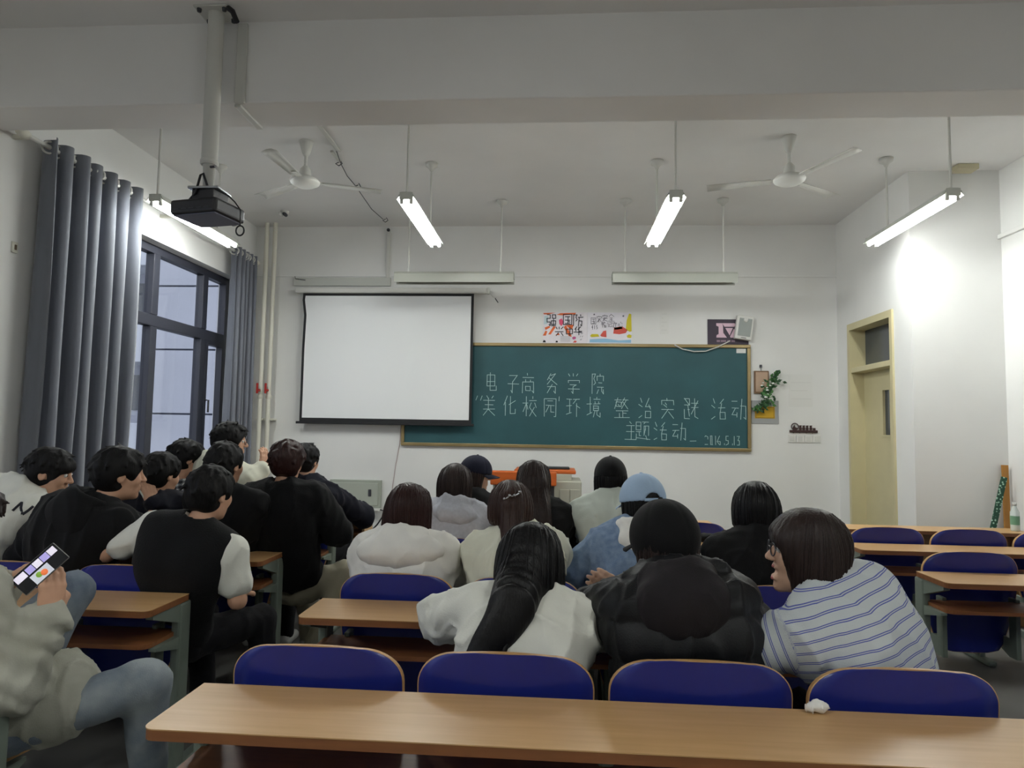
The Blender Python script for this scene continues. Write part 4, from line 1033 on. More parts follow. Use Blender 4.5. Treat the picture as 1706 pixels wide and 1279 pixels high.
GROUP='students in the classroom'
class Person: pass
def person(label, head, neck, hip, hyaw=0,hpitch=0,hroll=0,tyaw=0, male=True, top='black_cloth', inflate=.022, foldamp=.006, foldfreq=17,
           bottoms='trouser_dark', shw=None, arms=None, legs=None, hands=None, hood=None, collar=.0, puff=False, sleeve='long', vest=None, stripe=False,
           skin='skin', mouth=0., face=False, hair=None, hairm='hair_black', cap=None, glasses=False, seed=1, slouch=.045, shroll=0., hem=-.03, girth=1., shoe='shoe', topname='jacket', hoodm=None, extra=None, hres=.006, tres=.010):
    H=V3(*head); N=V3(*neck); Hp=V3(*hip)
    if neck[1]>3.5: tres=.013; hres=.0072
    if hair and neck[1]>3.5: hair=dict(hair,res=.0072)
    org=V3(Hp[0],Hp[1],0.)
    root=empty('person',tuple(org),label,'person',GROUP)
    HB=basis(hyaw,hpitch,hroll)
    up=nrm(N-Hp); ty=math.radians(tyaw); rt=V3(math.cos(ty),math.sin(ty),0); rt=nrm(rt-up*(rt@up)); fw=np.cross(up,rt)
    if shroll: 
        a=math.radians(shroll); rt_s=rt*math.cos(a)-up*math.sin(a)
    else: rt_s=rt
    TB=np.stack([rt,fw,up],1)
    shw=shw or (.185 if male else .160)
    SH={s:N+rt_s*s*shw-up*.055+fw*.005 for s in (-1,1)}
    L=np.linalg.norm(N-Hp); mid=(N+Hp)/2-fw*slouch; chest=N-up*.17-fw*slouch*.55
    arms=arms or {}
    A={}
    for s in (-1,1):
        sp=arms.get(s)
        if sp is None:
            fy=nrm(V3(fw[0],fw[1],0))
            e=SH[s]+rt*s*.055+fy*.17-V3(0,0,.20); w=N+fy*.44+rt*s*.11; w[2]=.80; e[2]=max(e[2],.79)
        else: e,w=V3(*sp[0]),V3(*sp[1])
        A[s]=(SH[s],e,w)
    legs=legs or {}
    LG={}
    fy=nrm(V3(fw[0],fw[1],0)); 
    for s in (-1,1):
        h0=Hp+rt*s*.088
        sp=legs.get(s)
        if sp is None:
            k=h0+fy*.38+rt*s*.03; k[2]=.50; a=k+fy*.03; a[2]=.085
        else: k,a=V3(*sp[0]),V3(*sp[1])
        LG[s]=(h0,k,a)
    g=girth
    tr=[(.150*g,Hp),(.128*g,mid-up*.02),(.148*g,chest),(.095*g,N-up*.05)]
    def torso(P,inf,kd=.70,ins=.02):
        q=P.copy(); c=(P-Hp)@fw
        # flatten along the forward axis around the curved spine
        def prof(Pp,a,b,ra,rb):
            d=b-a; L2=d@d; t=np.clip(((Pp-a)@d)/L2,0,1); v=Pp-a-t[:,None]*d; f=v@fw
            v2=v-f[:,None]*fw; rr=ra+(rb-ra)*t
            m=np.sqrt((v2*v2).sum(1)+(f/kd)**2)
            return (m-rr)*np.where(np.abs(f)>1e-9,.86,.86)
        d=None
        for (r0,p0),(r1,p1) in zip(tr[:-1],tr[1:]):
            x=prof(P,p0,p1,r0+inf,r1+inf); d=x if d is None else smin(d,x,.07)
        d=smin(d,cone(P,SH[-1]+rt*ins,SH[1]-rt*ins,.058+inf*.9,.058+inf*.9),.07)
        for s in (-1,1):
            d=smin(d,cone(P,N+up*.02+rt*s*.025,SH[s]-rt*s*(ins-.02),.045+inf*.5,.050+inf*.8),.05)
            d=smin(d,ell(P,chest-fw*.055+rt*s*.085+up*.03,(.075+inf,.05+inf,.10+inf),TB),.06)
        return d
    def arm(P,s,inf,upto=1.):
        a,e,w=A[s]
        if upto<=1.: 
            b=a+(e-a)*upto; return cone(P,a,b,.052+inf,.052-.010*upto+inf)
        d=cone(P,a,e,.052+inf,.043+inf); b=e+(w-e)*(upto-1)
        return smin(d,cone(P,e,b,.043+inf,.043-.013*(upto-1)+inf*.85),.03)
    def legf(P,s,inf):
        h0,k,a=LG[s]; return smin(cone(P,h0,k,.082+inf,.058+inf),cone(P,k,a,.056+inf,.040+inf*1.3),.03)
    # ---- body: one continuous surface under the clothes, finer head and hands
    def body(P):
        d=torso(P,-.022)
        for s in (-1,1):
            d=smin(d,arm(P,s,-.006,2.),.03); d=smin(d,legf(P,s,-.010),.02)
        return d
    pts=np.array([Hp,N,H]+[p for s in (-1,1) for p in A[s]]+[p for s in (-1,1) for p in LG[s]])
    lo,hi=pts.min(0)-.2,pts.max(0)+.12; lo[2]=max(lo[2],.02)
    parts=[polygonise(body,lo,hi,.016)]
    parts.append(polygonise(head_fn(H,HB,N,mouth),H-.2,H+.17,.0045 if face else hres))
    hands=hands or {}
    for s in (-1,1):
        a,e,w=A[s]; hs=hands.get(s,{})
        d=hs.get('dir'); d=nrm(w-e)*1. if d is None else V3(*d)
        if hs.get('dir') is None: d=nrm(V3(d[0],d[1],d[2]*.15))
        n=V3(*hs.get('palm',(0,0,-1)))
        f,l1,h1=hand_fn(hand_parts(w,d,n,hs.get('thumb',-s*1.) if 'thumb' in hs else (1 if s==-1 else -1),hs.get('curl',.35),hs.get('spread',.3),hs.get('thumb_in',.3)))
        parts.append(polygonise(f,l1,h1,.0042 if hs else .006))
    bo=new_obj('body',np_mesh('body',parts,org),skin,root)
    if face:
        for s in (-1,1):
            c=H+HB@V3(s*.031,.079,.010)-org
            MB().lathe([(0,-.0115),(.006,-.0098),(.0105,-.005),(.0118,0),(.0105,.005),(.006,.0098),(0,.0115)],tuple(c),14).build('eye','eye_white',bo)
            c2=H+HB@V3(s*.031,.0868,.010)-org
            MB().lathe([(0,-.0055),(.004,-.004),(.0055,0),(.004,.004),(0,.0055)],tuple(c2),12).build('iris','eye_dark',bo)
            pa=[H+HB@V3(s*x,y,z)-org for x,y,z in ((.014,.083,.030),(.030,.084,.035),(.046,.074,.031))]
            MB().tube([tuple(p) for p in pa],[.003,.004,.002],6).build('eyebrow',hairm,bo)
        if mouth>.3:
            for z,r in ((-.049,.0055),(-.069-.018*mouth,.006)):
                pa=[H+HB@V3(x,.0895-abs(x)*.28,z)-org for x in (-.02,-.01,0,.01,.02)]
                MB().tube([tuple(p) for p in pa],[.002,r,r,r,.002],8).build('lip','lips',bo)
    # ---- top garment
    up_to={'long':1.93,'short':.62,'none':.12}[sleeve]
    hemz=hem
    def garment(P,inf=inflate,ut=up_to,amp=foldamp):
        d=torso(P,inf)
        for s in (-1,1):
            d=smin(d,arm(P,s,inf*.95+.004,ut),.035)
        q=(P-Hp)@up
        d=smax(d,-(q-hemz),.02)
        for a,b,r0,r1 in (extra or []): d=smin(d,cone(P,a,b,r0,r1),.06)
        if collar:
            ring=(P-(N+up*.03+fw*.012))@TB; rad=np.sqrt((ring[:,0])**2+(ring[:,1])**2); tor=np.sqrt((rad-.066)**2+(np.maximum(np.abs(ring[:,2]+ring[:,1]*.35)-collar*.5,0))**2)-.012
            d=smin(d,tor,.012)
        if puff:
            b=np.abs(np.sin((q+.03)*math.pi/.115)); d=d-.016*np.sqrt(b)+.006
        if amp:
            d=d-amp*creases(P,foldfreq,seed)
            for s in (-1,1):
                if ut>1.: 
                    a,e,w=A[s]; ax=nrm(w-e); t=(P-e)@ax; near=np.exp(-(arm(P,s,0,ut)/.06)**2)
                    d=d-amp*.6*near*np.sin(t*95+2.5*wob(P,22,seed+s))
        # opening for the neck
        d=smax(d,-cone(P,N+up*.015+fw*.01,N+up*.16+fw*.03,.050,.058),.01)
        return d
    ap=np.array([Hp,N]+[p for s in (-1,1) for p in A[s]])
    lo,hi=ap.min(0)-.24,ap.max(0)+.16
    attr=None
    if stripe:
        def attr(V):
            tor=torso(V,inflate); val=(V-Hp)@up; 
            for s in (-1,1):
                ar=arm(V,s,inflate,up_to); a,e,w=A[s]; ax=nrm(e-a); on=ar<tor-.004
                val=np.where(on,(V-a)@ax*1.0+.3,val)
            return val
    sdf_obj(topname,top,root,garment,lo,hi,tres,org,attr)
    if hood:
        w,dep,hh,drop=hood; hc_=N-fw*(.070+inflate*.9)-up*(drop+.01)
        def hf(P):
            h1=ell(P,hc_,(w,dep,hh),TB)
            ring=(P-(N+up*.03+fw*.012))@TB; rad=np.sqrt((ring[:,0]*.92)**2+(ring[:,1]*.88)**2)
            tor=np.sqrt((rad-.082)**2+((ring[:,2]+ring[:,1]*.45)*.85)**2)-.026-inflate*.1
            h1=smin(h1,tor,.07)
            h1=smax(h1,-ell(P,N+up*.10-fw*.01,(.068,.080,.075),TB),.04)      # the opening
            return h1-.004*creases(P,16,seed+11)
        sdf_obj('hood',hoodm or top,root,hf,N-V3(.3,.3,.26),N+V3(.3,.3,.2),.007,org)
    if vest:      # sleeveless layer over a short-sleeved shirt
        def vf(P):
            d=torso(P,inflate+.018,.70,.048)
            q=(P-Hp)@up; d=smax(d,-(q-hemz+.01),.02)
            d=d-.006*wob(P,16,seed+2)
            return smax(d,-cone(P,N+up*.015+fw*.01,N+up*.16+fw*.03,.054,.06),.01)
        sdf_obj('vest',vest,root,vf,lo,hi,tres,org)
    # ---- trousers and shoes
    def trou(P):
        d=ell(P,Hp-up*.02,(.165*g,.115,.10),TB)
        for s in (-1,1): d=smin(d,legf(P,s,.014),.03)
        return d-.004*creases(P,20,seed+5)
    lp=np.array([Hp]+[p for s in (-1,1) for p in LG[s]]); lo,hi=lp.min(0)-.2,lp.max(0)+.16; lo[2]=max(lo[2],.05)
    sdf_obj('trousers',bottoms,root,trou,lo,hi,.012 if legs else .016,org)
    for s in (-1,1):
        h0,k,a=LG[s]; dv=V3(a[0]-k[0],a[1]-k[1],0)+fy*.12; dv=nrm(dv) if np.linalg.norm(dv)>1e-3 else fy
        zb=a[2]-.085
        def sf(P,a=a,dv=dv,zb=zb):
            d=cone(P,a-dv*.03+V3(0,0,-.045),a+dv*.15+V3(0,0,-.055),.044,.036); d=smin(d,cone(P,a,a+V3(0,0,-.04),.045,.045),.03)
            return smax(d,-(P[:,2]-zb),.006)
        sdf_obj('shoe',shoe,root,sf,a-.26,a+.26,.012,org)
    # ---- hair
    if hair and (hair.get('paths') or hair.get('locks')):
        def push(p,r):
            p=V3(*p); q=p-V3(0,.5,0)
            for _ in range(120):
                dd=garment(q[None])[0]
                if dd<.0008 or q[1]>p[1]: break
                q=q+V3(0,max(dd*.6,.001),0)
            return (p[0],min(p[1],q[1]-r),p[2])
        fl=hair.get('flat',.75)
        hair=dict(hair); LK=[]
        for pts,rs in hair.get('paths',[]):
            C=catmull(np.array([list(p)+[r] for p,r in zip(pts,rs)]),26)
            Y=np.array([push(c[:3],c[3]*fl*.35)[1] if i>3 else c[1] for i,c in enumerate(C)])
            for _ in range(4): Y[1:-1]=np.minimum(Y[1:-1],.25*Y[:-2]+.5*Y[1:-1]+.25*Y[2:])
            C[:,1]=Y; LK.append((C[:,:3],C[:,3]))
        hair['paths']=LK
        hair['locks']=[([push(p,r*.5) for p,r in zip(*e)],e[1]) for e in hair.get('locks',[])]
    if hair: hair_build(root,org,H,HB,hair,hairm,seed,N)
    if cap: cap_build(root,org,H,HB,cap)
    if glasses: glasses_build(root,org,H,HB)
    def surf(a,b,depth=.45):          # point on the back of the garment: a right, b above the neck base
        p=N+rt*a+up*b-fw*depth
        for _ in range(80):
            dd=garment(p[None])[0]
            if dd<.0006: break
            p=p+fw*dd*.7
        return p
    p=Person(); p.surf=surf; p.root=root; p.A=A; p.H=H; p.HB=HB; p.N=N; p.fw=fw; p.rt=rt; p.up=up; p.org=org
    return p
def catmull(P,n):
    P=np.vstack([2*P[0]-P[1],P,2*P[-1]-P[-2]]); m=len(P)-3; out=[]
    for u in np.linspace(0,m-1e-6,n):
        i=int(u); t=u-i; a,b,c,d=P[i:i+4]
        out.append(.5*((2*b)+(c-a)*t+(2*a-5*b+4*c-d)*t*t+(3*b-a-3*c+d)*t**3))
    return np.array(out)
def hair_build(root,org,H,HB,spec,m,seed,N):
    kind=spec['kind']; vol=spec.get('vol',.018); ext=spec.get('paths',[]); cut=spec.get('cut'); flat=spec.get('flat',.75)
    tufts=[]; rr=random.Random(seed*13+1)
    if kind=='short':
        ms=spec.get('messy',.006)/.006
        for i in range(85):
            th=rr.uniform(-math.pi,math.pi); zz=rr.uniform(-.35,1.)
            if abs(th)<.9 and zz<.35: continue          # th=0 is the face
            if .6<abs(th)<1.9 and zz<.05: continue
            rad=math.sqrt(max(0,1-zz*zz)); n=V3(math.sin(th)*rad,math.cos(th)*rad,zz)
            R=V3(.076+vol*.8,.096+vol*.8,.088+vol*.8); a=V3(0,-.016,.030)+n*R
            t=V3(n[0],n[1],-.6*abs(n[2])-.5); t=nrm(t-n*(t@n)+V3(rr.gauss(0,.35),rr.gauss(0,.35),rr.gauss(0,.2))*ms*.7+n*.22*ms)
            tufts.append((a-t*.012,a+t*rr.uniform(.022,.042),.0125,.0035))
        for i in range(10):                              # ragged front hairline
            x=-.055+.011*i; a=V3(x,.074+vol*.4-abs(x)*.35,.072); tufts.append((a,a+V3(rr.gauss(0,.010),.012,-.028-rr.random()*.014 if spec.get('fringe') else -.012),.013,.004))
    def f(P):
        q=(P-H)@HB
        d=ell(q,(0,-.016,.030),(.076+vol,.096+vol,.088+vol))
        if kind=='short':
            d=smin(d,ell(q,(0,-.045,-.02),(.066+vol*.6,.055+vol*.6,.075)),.03)
            d=smax(d,-ell(q,(0,.115,-.040),(.10,.082,.092)),.012)       # face
            for s in (-1,1): d=smax(d,-ell(q,(s*.095,.012,-.050),(.032,.055,.058)),.012)
            d=smax(d,-(q[:,2]+.085-.35*np.maximum(-q[:,1],0)*0),.012)
            d=smax(d,-ell(q,(0,-.10,-.125),(.10,.05,.055)),.012)
            fr=spec.get('fringe',0)
            if fr: d=smin(d,ell(q,(.012,.075,.050),(.058,.026,.034)),.02)
            amp=spec.get('messy',.006)
            d=d-amp*.6*wob(P*np.array([1,1,.7]),48,seed)
            for a,b,r0,r1 in tufts: d=smin(d,cone(q,a,b,r0,r1),.010)
        else:
            ln=spec.get('len',.10)       # how far below the head centre the mass goes
            wd=spec.get('wd',1.)
            back=ell(q,(0,-.045,-.03-ln*.35),((.078+vol)*wd,.060+vol*.6,.085+ln*.62))
            d=smin(d,back,.05)
            for s in (-1,1):
                d=smin(d,ell(q,(s*.066,-.005,-.02-ln*.3),(.024+vol*.4,.045,.075+ln*.55)),.035)
            d=smax(d,-ell(q,(0,.120,-.035),(.074,.085,.105)),.012)
            bt=spec.get('bottom',-(.04+ln))
            d=smax(d,-(q[:,2]-bt-.02*np.abs(q[:,0])/.08),.03)
            if spec.get('bangs'): d=smin(d,ell(q,(0,.072,.045),(.066,.030,.042)),.02)
            th=np.arctan2(q[:,0],-q[:,1]); d=d-.0012*np.sin(th*30+3*np.sin(q[:,2]*7+seed))-.003*wob(q*np.array([1,1,.25]),40,seed)
        for pts,rs in ext:
            # flattened locks
            dd=None
            P2=P.copy(); 
            for i in range(len(pts)-1):
                a=np.array(pts[i]); b=np.array(pts[i+1]); v=b-a; t=np.clip(((P-a)@v)/(v@v),0,1); w=P-a-t[:,None]*v
                w=w*np.array([1,1/flat,1]); x=(np.linalg.norm(w,axis=1)-(rs[i]+(rs[i+1]-rs[i])*t))*flat
                dd=x if dd is None else np.minimum(dd,x)
            dd=dd-.0012*wob(P*np.array([1,1,.2]),60,seed)
            d=smin(d,dd,.045)
        return d
    pts=np.array([H]+[p for e in ext for p in e[0]]); r=max([.0]+[max(e[1]) for e in ext])
    lo=np.minimum(H-np.array([.17,.17,.17+spec.get('len',0)*1.3]),pts.min(0)-r-.03); hi=np.maximum(H+.18,pts.max(0)+r+.03)
    V,Q=polygonise(f,lo,hi,spec.get('res',.0062)); parts=[(V,Q)]
    if kind=='long':                                      # separate strands lying on the mass
        mb=MB(); ns=spec.get('strands',70); K=9
        th=np.array([rr.uniform(-2.1,2.1) for _ in range(ns)]); z0=np.array([.030+(.088+vol)*math.sin(rr.uniform(.55,1.25)) for _ in range(ns)]); z1=np.array([spec.get('bottom',-.12)+rr.uniform(-.012,.03) for _ in range(ns)])
        u=(np.arange(K)/(K-1))**1.1; zq=z0[:,None]+(z1-z0)[:,None]*u[None]
        dirh=np.stack([np.sin(th),-np.cos(th),0*th],1)[:,None,:].repeat(K,1); c=np.zeros((ns,K,3)); c[:,:,1]=-.016; c[:,:,2]=zq
        r=np.full((ns,K),.15)
        for _ in range(9):
            w=(c+dirh*r[:,:,None]).reshape(-1,3)@HB.T+H; r=r-f(w).reshape(ns,K)*.85
        w=((c+dirh*(np.maximum(r,0)+.0006)[:,:,None]).reshape(-1,3)@HB.T+H).reshape(ns,K,3)
        for i in range(ns): mb.tube([tuple(p) for p in w[i]],[.0012]+[.0024]*(K-2)+[.0008],5,cap=False)
        if mb.f:
            T=np.array([v for v in mb.v]); parts.append((T,np.array(mb.f)))
    o=new_obj('hair',np_mesh('hair',parts,org),m,root)
    rnd=random.Random(seed)
    if spec.get('locks'):
        for pts in spec['locks']:
            MB().tube([tuple(np.array(p)-org) for p in pts[0]],pts[1],7).build('hair_lock',m,o)
    return o
def cap_build(root,org,H,HB,c):
    m,brim_yaw,opening=c['m'],c.get('brim_yaw',0),c.get('opening',False)
    vol=c.get('vol',.026); tilt=basis(brim_yaw,c.get('pitch',0),0); CB=HB@tilt
    def f(P):
        q=(P-H)@CB
        d=ell(q,(0,-.010,.028),(.078+vol,.098+vol,.098+vol*.8))
        th=np.arctan2(q[:,0],q[:,1])
        d=d+.0022*np.exp(-((np.abs(np.mod(th+math.pi/6,math.pi/3)-math.pi/6))/.05)**2)     # panel seams
        d=smax(d,-(q[:,2]-c.get('low',.012)-.12*np.minimum(q[:,1]+.02,0)*-.25),.008)
        if opening:
            d=smax(d,-ell(q,(0,-.125,.012),(.040,.05,.040)),.006)
        return d
    o=sdf_obj('cap',m,root,f,H-.2,H+.22,.006,org)
    # brim: a curved plate
    V=[];F=[];n=14;mm=6
    for sd in (0,1):
        for j in range(mm+1):
            u=j/mm
            for i in range(n+1):
                a=-1.15+2.3*i/n; r0x,r0y=.094+.0,.110
                x=math.sin(a)*(r0x+.004+u*.012); y=math.cos(a)*r0y+u*(.078*math.cos(a*1.05)**.6 if math.cos(a*1.05)>0 else 0)-.010
                z=.018-u*.018-1.4*x*x-sd*.004
                V.append(tuple(H+CB@V3(x,y,z)-org))
    A=(n+1)*(mm+1)
    for j in range(mm):
        for i in range(n):
            a=j*(n+1)+i; F+=[(a,a+1,a+n+2,a+n+1),(A+a,A+a+n+1,A+a+n+2,A+a+1)]
    for i in range(n):
        for j in (0,mm): a=j*(n+1)+i; F.append((a,a+1,A+a+1,A+a))
    for j in range(mm):
        for i in (0,n): a=j*(n+1)+i; F.append((a,a+n+1,A+a+n+1,A+a))
    MB().add(V,F,True).build('brim',m,o)
    b=H+CB@V3(0,-.010,.028+.098+vol*.8+.001)-org
    MB().lathe([(0,.004),(.006,.003),(.009,-.002),(0,-.003)],tuple(b),10).build('button',m,o)
    if opening:
        pa=[H+CB@V3(.105*math.sin(a),-.008-.123*math.cos(a),.020) -org for a in (-.42,-.2,0,.2,.42)]
        MB().tube([tuple(p) for p in pa],.008,6).build('strap',m,o)
    if c.get('logo'):
        pa=[H+CB@V3(*p)-org for p in c['logo']]
        MB().tube([tuple(p) for p in pa],.004,6).build('tag','plastic_white',o)
def glasses_build(root,org,H,HB):
    mb=[]
    first=None
    for s in (-1,1):
        ring=[H+HB@V3(s*.033+.024*math.cos(a),.104-abs(s*.033+.024*math.cos(a))*.10,.008+.020*math.sin(a))-org for a in [2*math.pi*i/22 for i in range(22)]]
        o=MB().tube([tuple(p) for p in ring],.0022,6,closed=True).build('glasses','dark_grey',root if first is None else first)
        if first is None: first=o
        else: o.name='rim'
        T=[H+HB@V3(s*x,y,z)-org for x,y,z in ((.057,.098,.012),(.074,.05,.014),(.080,-.005,.012))]
        MB().tube([tuple(p) for p in T],.0018,6).build('temple','chrome',first)
    T=[H+HB@V3(x,y,z)-org for x,y,z in ((-.010,.103,.012),(0,.107,.015),(.010,.103,.012))]
    MB().tube([tuple(p) for p in T],.002,6).build('bridge','chrome',first)

# ------------------------------------------------------------------ the students
# nearest row
person('girl in a white jacket with very long black hair falling to the left', (-.085,2.33,1.03),(-.075,2.24,.925),(-.13,2.15,.50),hpitch=-18,male=False,top='white_cotton',inflate=.034,foldamp=.010,foldfreq=15,
    hair=dict(kind='long',vol=.024,len=.16,wd=1.12,bottom=-.12,strands=34,flat=.40,paths=[([(-.10,2.26,1.06),(-.115,2.21,.99),(-.15,2.14,.91),(-.20,2.09,.84),(-.235,2.06,.76),(-.255,2.06,.66)],[.080,.082,.066,.054,.046,.042])],
      locks=[([(-.10,2.14,.93),(-.14,2.08,.86),(-.165,2.05,.78),(-.175,2.05,.70)],[.007,.009,.008,.005])]),
    hairm='hair_black',collar=.02,seed=2,slouch=.06,arms={-1:((-.40,2.36,.83),(-.24,2.62,.79)),1:((.19,2.36,.82),(.06,2.64,.79))},tres=.008,skin='skin_pale')
person('person in a black hooded puffer jacket and black cap, reaching out a hand', (.36,2.29,1.115),(.385,2.19,.985),(.43,2.15,.50),hyaw=28,hpitch=-8,male=True,top='puffer_black',inflate=.046,foldamp=.009,puff=True,hood=(.145,.105,.115,.015),hoodm='charcoal',shw=.152,
    hair=dict(kind='long',vol=.012,len=.10,bottom=-.13),hairm='hair_dark_brown',cap=dict(m='cap_black',vol=.032,low=-.045,pitch=-2,logo=[(.075,-.088,-.038),(.092,-.064,-.034)]),seed=3,tres=.008,
    arms={-1:((.12,2.42,.82),(.275,2.53,.885)),1:((.66,2.38,.80),(.58,2.64,.79))},hands={-1:dict(dir=(-.85,.1,.42),palm=(.2,1,-.3),curl=.25,spread=.5)},skin='skin_pale')
person('girl in a blue striped t-shirt with glasses, bob hair and open mouth, leaning left', (.80,2.25,1.105),(.875,2.205,.985),(1.02,2.15,.50),hyaw=84,hpitch=4,hroll=0,tyaw=36,male=False,top='striped_jersey',topname='shirt',inflate=.036,foldamp=.007,foldfreq=14,sleeve='short',stripe=True,shw=.185,girth=1.12,
    mouth=1.,face=True,glasses=True,skin='skin_pale',hair=dict(kind='long',vol=.034,len=.125,wd=1.15,bottom=-.145,bangs=True,strands=110),hairm='hair_dark_brown',seed=4,tres=.008,slouch=.06,shroll=-4,
    arms={-1:((.585,2.15,.82),(.60,2.45,.79)),1:((1.17,2.36,.80),(1.0,2.62,.79))})
phone_guy=person('man in a light grey jacket and washed jeans looking at a phone', (-1.925,2.06,1.165),(-1.925,2.0,1.01),(-1.93,2.03,.50),hyaw=-25,hpitch=-25,tyaw=-22,male=True,top='grey_jacket',inflate=.034,foldamp=.010,foldfreq=14,bottoms='denim_wash',collar=.03,
    hair=dict(kind='short',vol=.020,messy=.009),hairm='hair_dark_brown',seed=5,hem=-.10,extra=[((-1.84,2.06,.60),(-1.63,2.13,.595),.165,.140)],tres=.008,
    legs={1:((-1.37,2.22,.62),(-1.42,2.36,.10)),-1:((-1.80,2.42,.86),(-1.87,2.28,.515))},
    arms={1:((-1.62,1.93,.70),(-1.575,2.03,.885)),-1:((-1.95,2.16,.86),(-1.775,2.06,.955))},
    hands={1:dict(dir=(-.10,.12,1.0),palm=(-.9,.5,.1),curl=.75,spread=.2,thumb_in=.9),-1:dict(dir=(.80,.0,.50),palm=(.3,.6,-.6),curl=.4,spread=.1)})
# second row, window side
person('man in a black hooded sweatshirt leaning toward his neighbour', (-2.135,3.16,1.235),(-2.21,3.08,1.075),(-2.42,3.13,.50),hyaw=-48,hpitch=-4,tyaw=-16,male=True,top='black_cloth',inflate=.045,foldamp=.010,foldfreq=13,hood=(.14,.055,.115,.03),hairm='hair_short',hair=dict(kind='short',vol=.024,messy=.007),seed=6,shroll=-13,
    arms={-1:((-2.64,3.20,.80),(-2.40,3.50,.79)),1:((-1.95,3.30,.82),(-2.02,3.58,.79))},girth=1.08)
person('man in a black vest over a white t-shirt, seen from behind', (-1.625,3.07,1.16),(-1.665,3.0,1.0),(-1.80,3.12,.50),hyaw=-18,hpitch=-6,tyaw=-4,male=True,top='white_cotton',topname='t_shirt',sleeve='short',inflate=.020,foldamp=.006,vest='black_knit',hairm='hair_short',hair=dict(kind='short',vol=.018,messy=.004),seed=7,shw=.195,
    arms={-1:((-2.08,3.0,.885),(-2.26,3.14,.845)),1:((-1.45,3.02,.69),(-1.55,3.26,.66))},legs={-1:((-1.85,3.46,.50),(-1.84,3.48,.085)),1:((-1.50,3.40,.50),(-1.45,3.36,.085))})
c1=person('man in a white shirt with a black letter on the back, head bowed right', (-2.70,3.42,1.215),(-2.82,3.34,1.12),(-3.02,3.14,.50),hyaw=-74,hpitch=-14,tyaw=-4,male=True,top='white_cotton',topname='shirt',inflate=.026,foldamp=.008,face=True,hairm='hair_short',hair=dict(kind='short',vol=.020,messy=.006,fringe=1),seed=8,collar=.02)
# third row, window side
c2=person('man with a hand raised to his face holding a pen, dark tracksuit', (-2.35,3.86,1.185),(-2.37,3.84,1.04),(-2.42,4.13,.50),hyaw=-20,hpitch=-10,male=True,top='navy_cloth',inflate=.026,foldamp=.008,hairm='hair_short',hair=dict(kind='short',vol=.016,messy=.005),seed=9,
    arms={-1:((-2.62,4.0,.86),(-2.58,4.34,.80)),1:((-2.16,3.93,.86),(-2.335,3.74,1.04))},hands={1:dict(dir=(-.35,.1,.95),palm=(-.7,.7,0),curl=.9,spread=.1,thumb_in=.7)})
person('man with short black hair in black, between the vest wearer and the standing student', (-1.91,3.76,1.255),(-1.90,3.74,1.09),(-1.95,4.12,.50),hyaw=-14,male=True,top='black_cloth',inflate=.024,hairm='hair_short',hair=dict(kind='short',vol=.018,messy=.006),seed=10,shw=.17,
    arms={-1:((-2.12,3.96,.84),(-2.0,4.30,.80)),1:((-1.72,3.96,.84),(-1.78,4.30,.80))})
person('man with reddish brown hair in a black sweater and khaki trousers sitting on the aisle', (-1.63,3.97,1.265),(-1.645,3.93,1.10),(-1.60,4.12,.50),hyaw=4,hpitch=-3,male=True,top='black_knit',topname='sweater',inflate=.038,foldamp=.008,hem=.03,bottoms='khaki',hair=dict(kind='short',vol=.026,messy=.006),hairm='hair_red_brown',seed=11,shw=.20,girth=1.02,
    arms={-1:((-1.92,4.12,.84),(-1.80,4.42,.80)),1:((-1.34,4.08,.84),(-1.48,4.36,.78))},legs={1:((-1.31,4.14,.585),(-1.46,3.98,.09)),-1:((-1.66,4.44,.50),(-1.64,4.46,.085))})
# fourth row, window side
person('man in a black and white plaid shirt looking down', (-2.66,4.66,1.235),(-2.69,4.62,1.08),(-2.95,5.06,.50),hyaw=-40,hpitch=-18,tyaw=-30,male=True,top='plaid',topname='shirt',inflate=.026,face=True,hairm='hair_short',hair=dict(kind='short',vol=.030,messy=.009,fringe=1),seed=12,
    arms={-1:((-2.95,4.95,.86),(-2.80,5.3,.80)),1:((-2.50,4.85,.84),(-2.48,5.2,.80))})
d2=person('man with glasses in a cream sweater raising his hand, highest head on the left', (-2.335,4.66,1.365),(-2.37,4.64,1.20),(-2.47,5.06,.58),hyaw=-72,hpitch=-2,tyaw=-25,male=True,top='cream_cotton',topname='sweater',inflate=.034,face=True,glasses=True,hairm='hair_short',hair=dict(kind='short',vol=.030,messy=.012),seed=13,
    arms={-1:((-2.66,4.80,.98),(-2.50,5.1,.90)),1:((-2.22,4.62,1.03),(-2.125,4.72,1.175))},hands={1:dict(dir=(.05,.15,1.0),palm=(-.9,.3,0),curl=.5,spread=.2)})
person('man in a navy jacket with an elbow on the front desk', (-1.885,4.94,1.225),(-1.86,4.90,1.06),(-1.92,5.08,.50),hyaw=-10,hpitch=-4,tyaw=-14,male=True,top='navy_cloth',inflate=.036,foldamp=.009,hairm='hair_short',hair=dict(kind='short',vol=.018,messy=.006),seed=14,collar=.03,
    arms={-1:((-2.1,5.12,.84),(-1.95,5.55,.80)),1:((-1.50,5.16,.80),(-1.62,5.56,.80))})
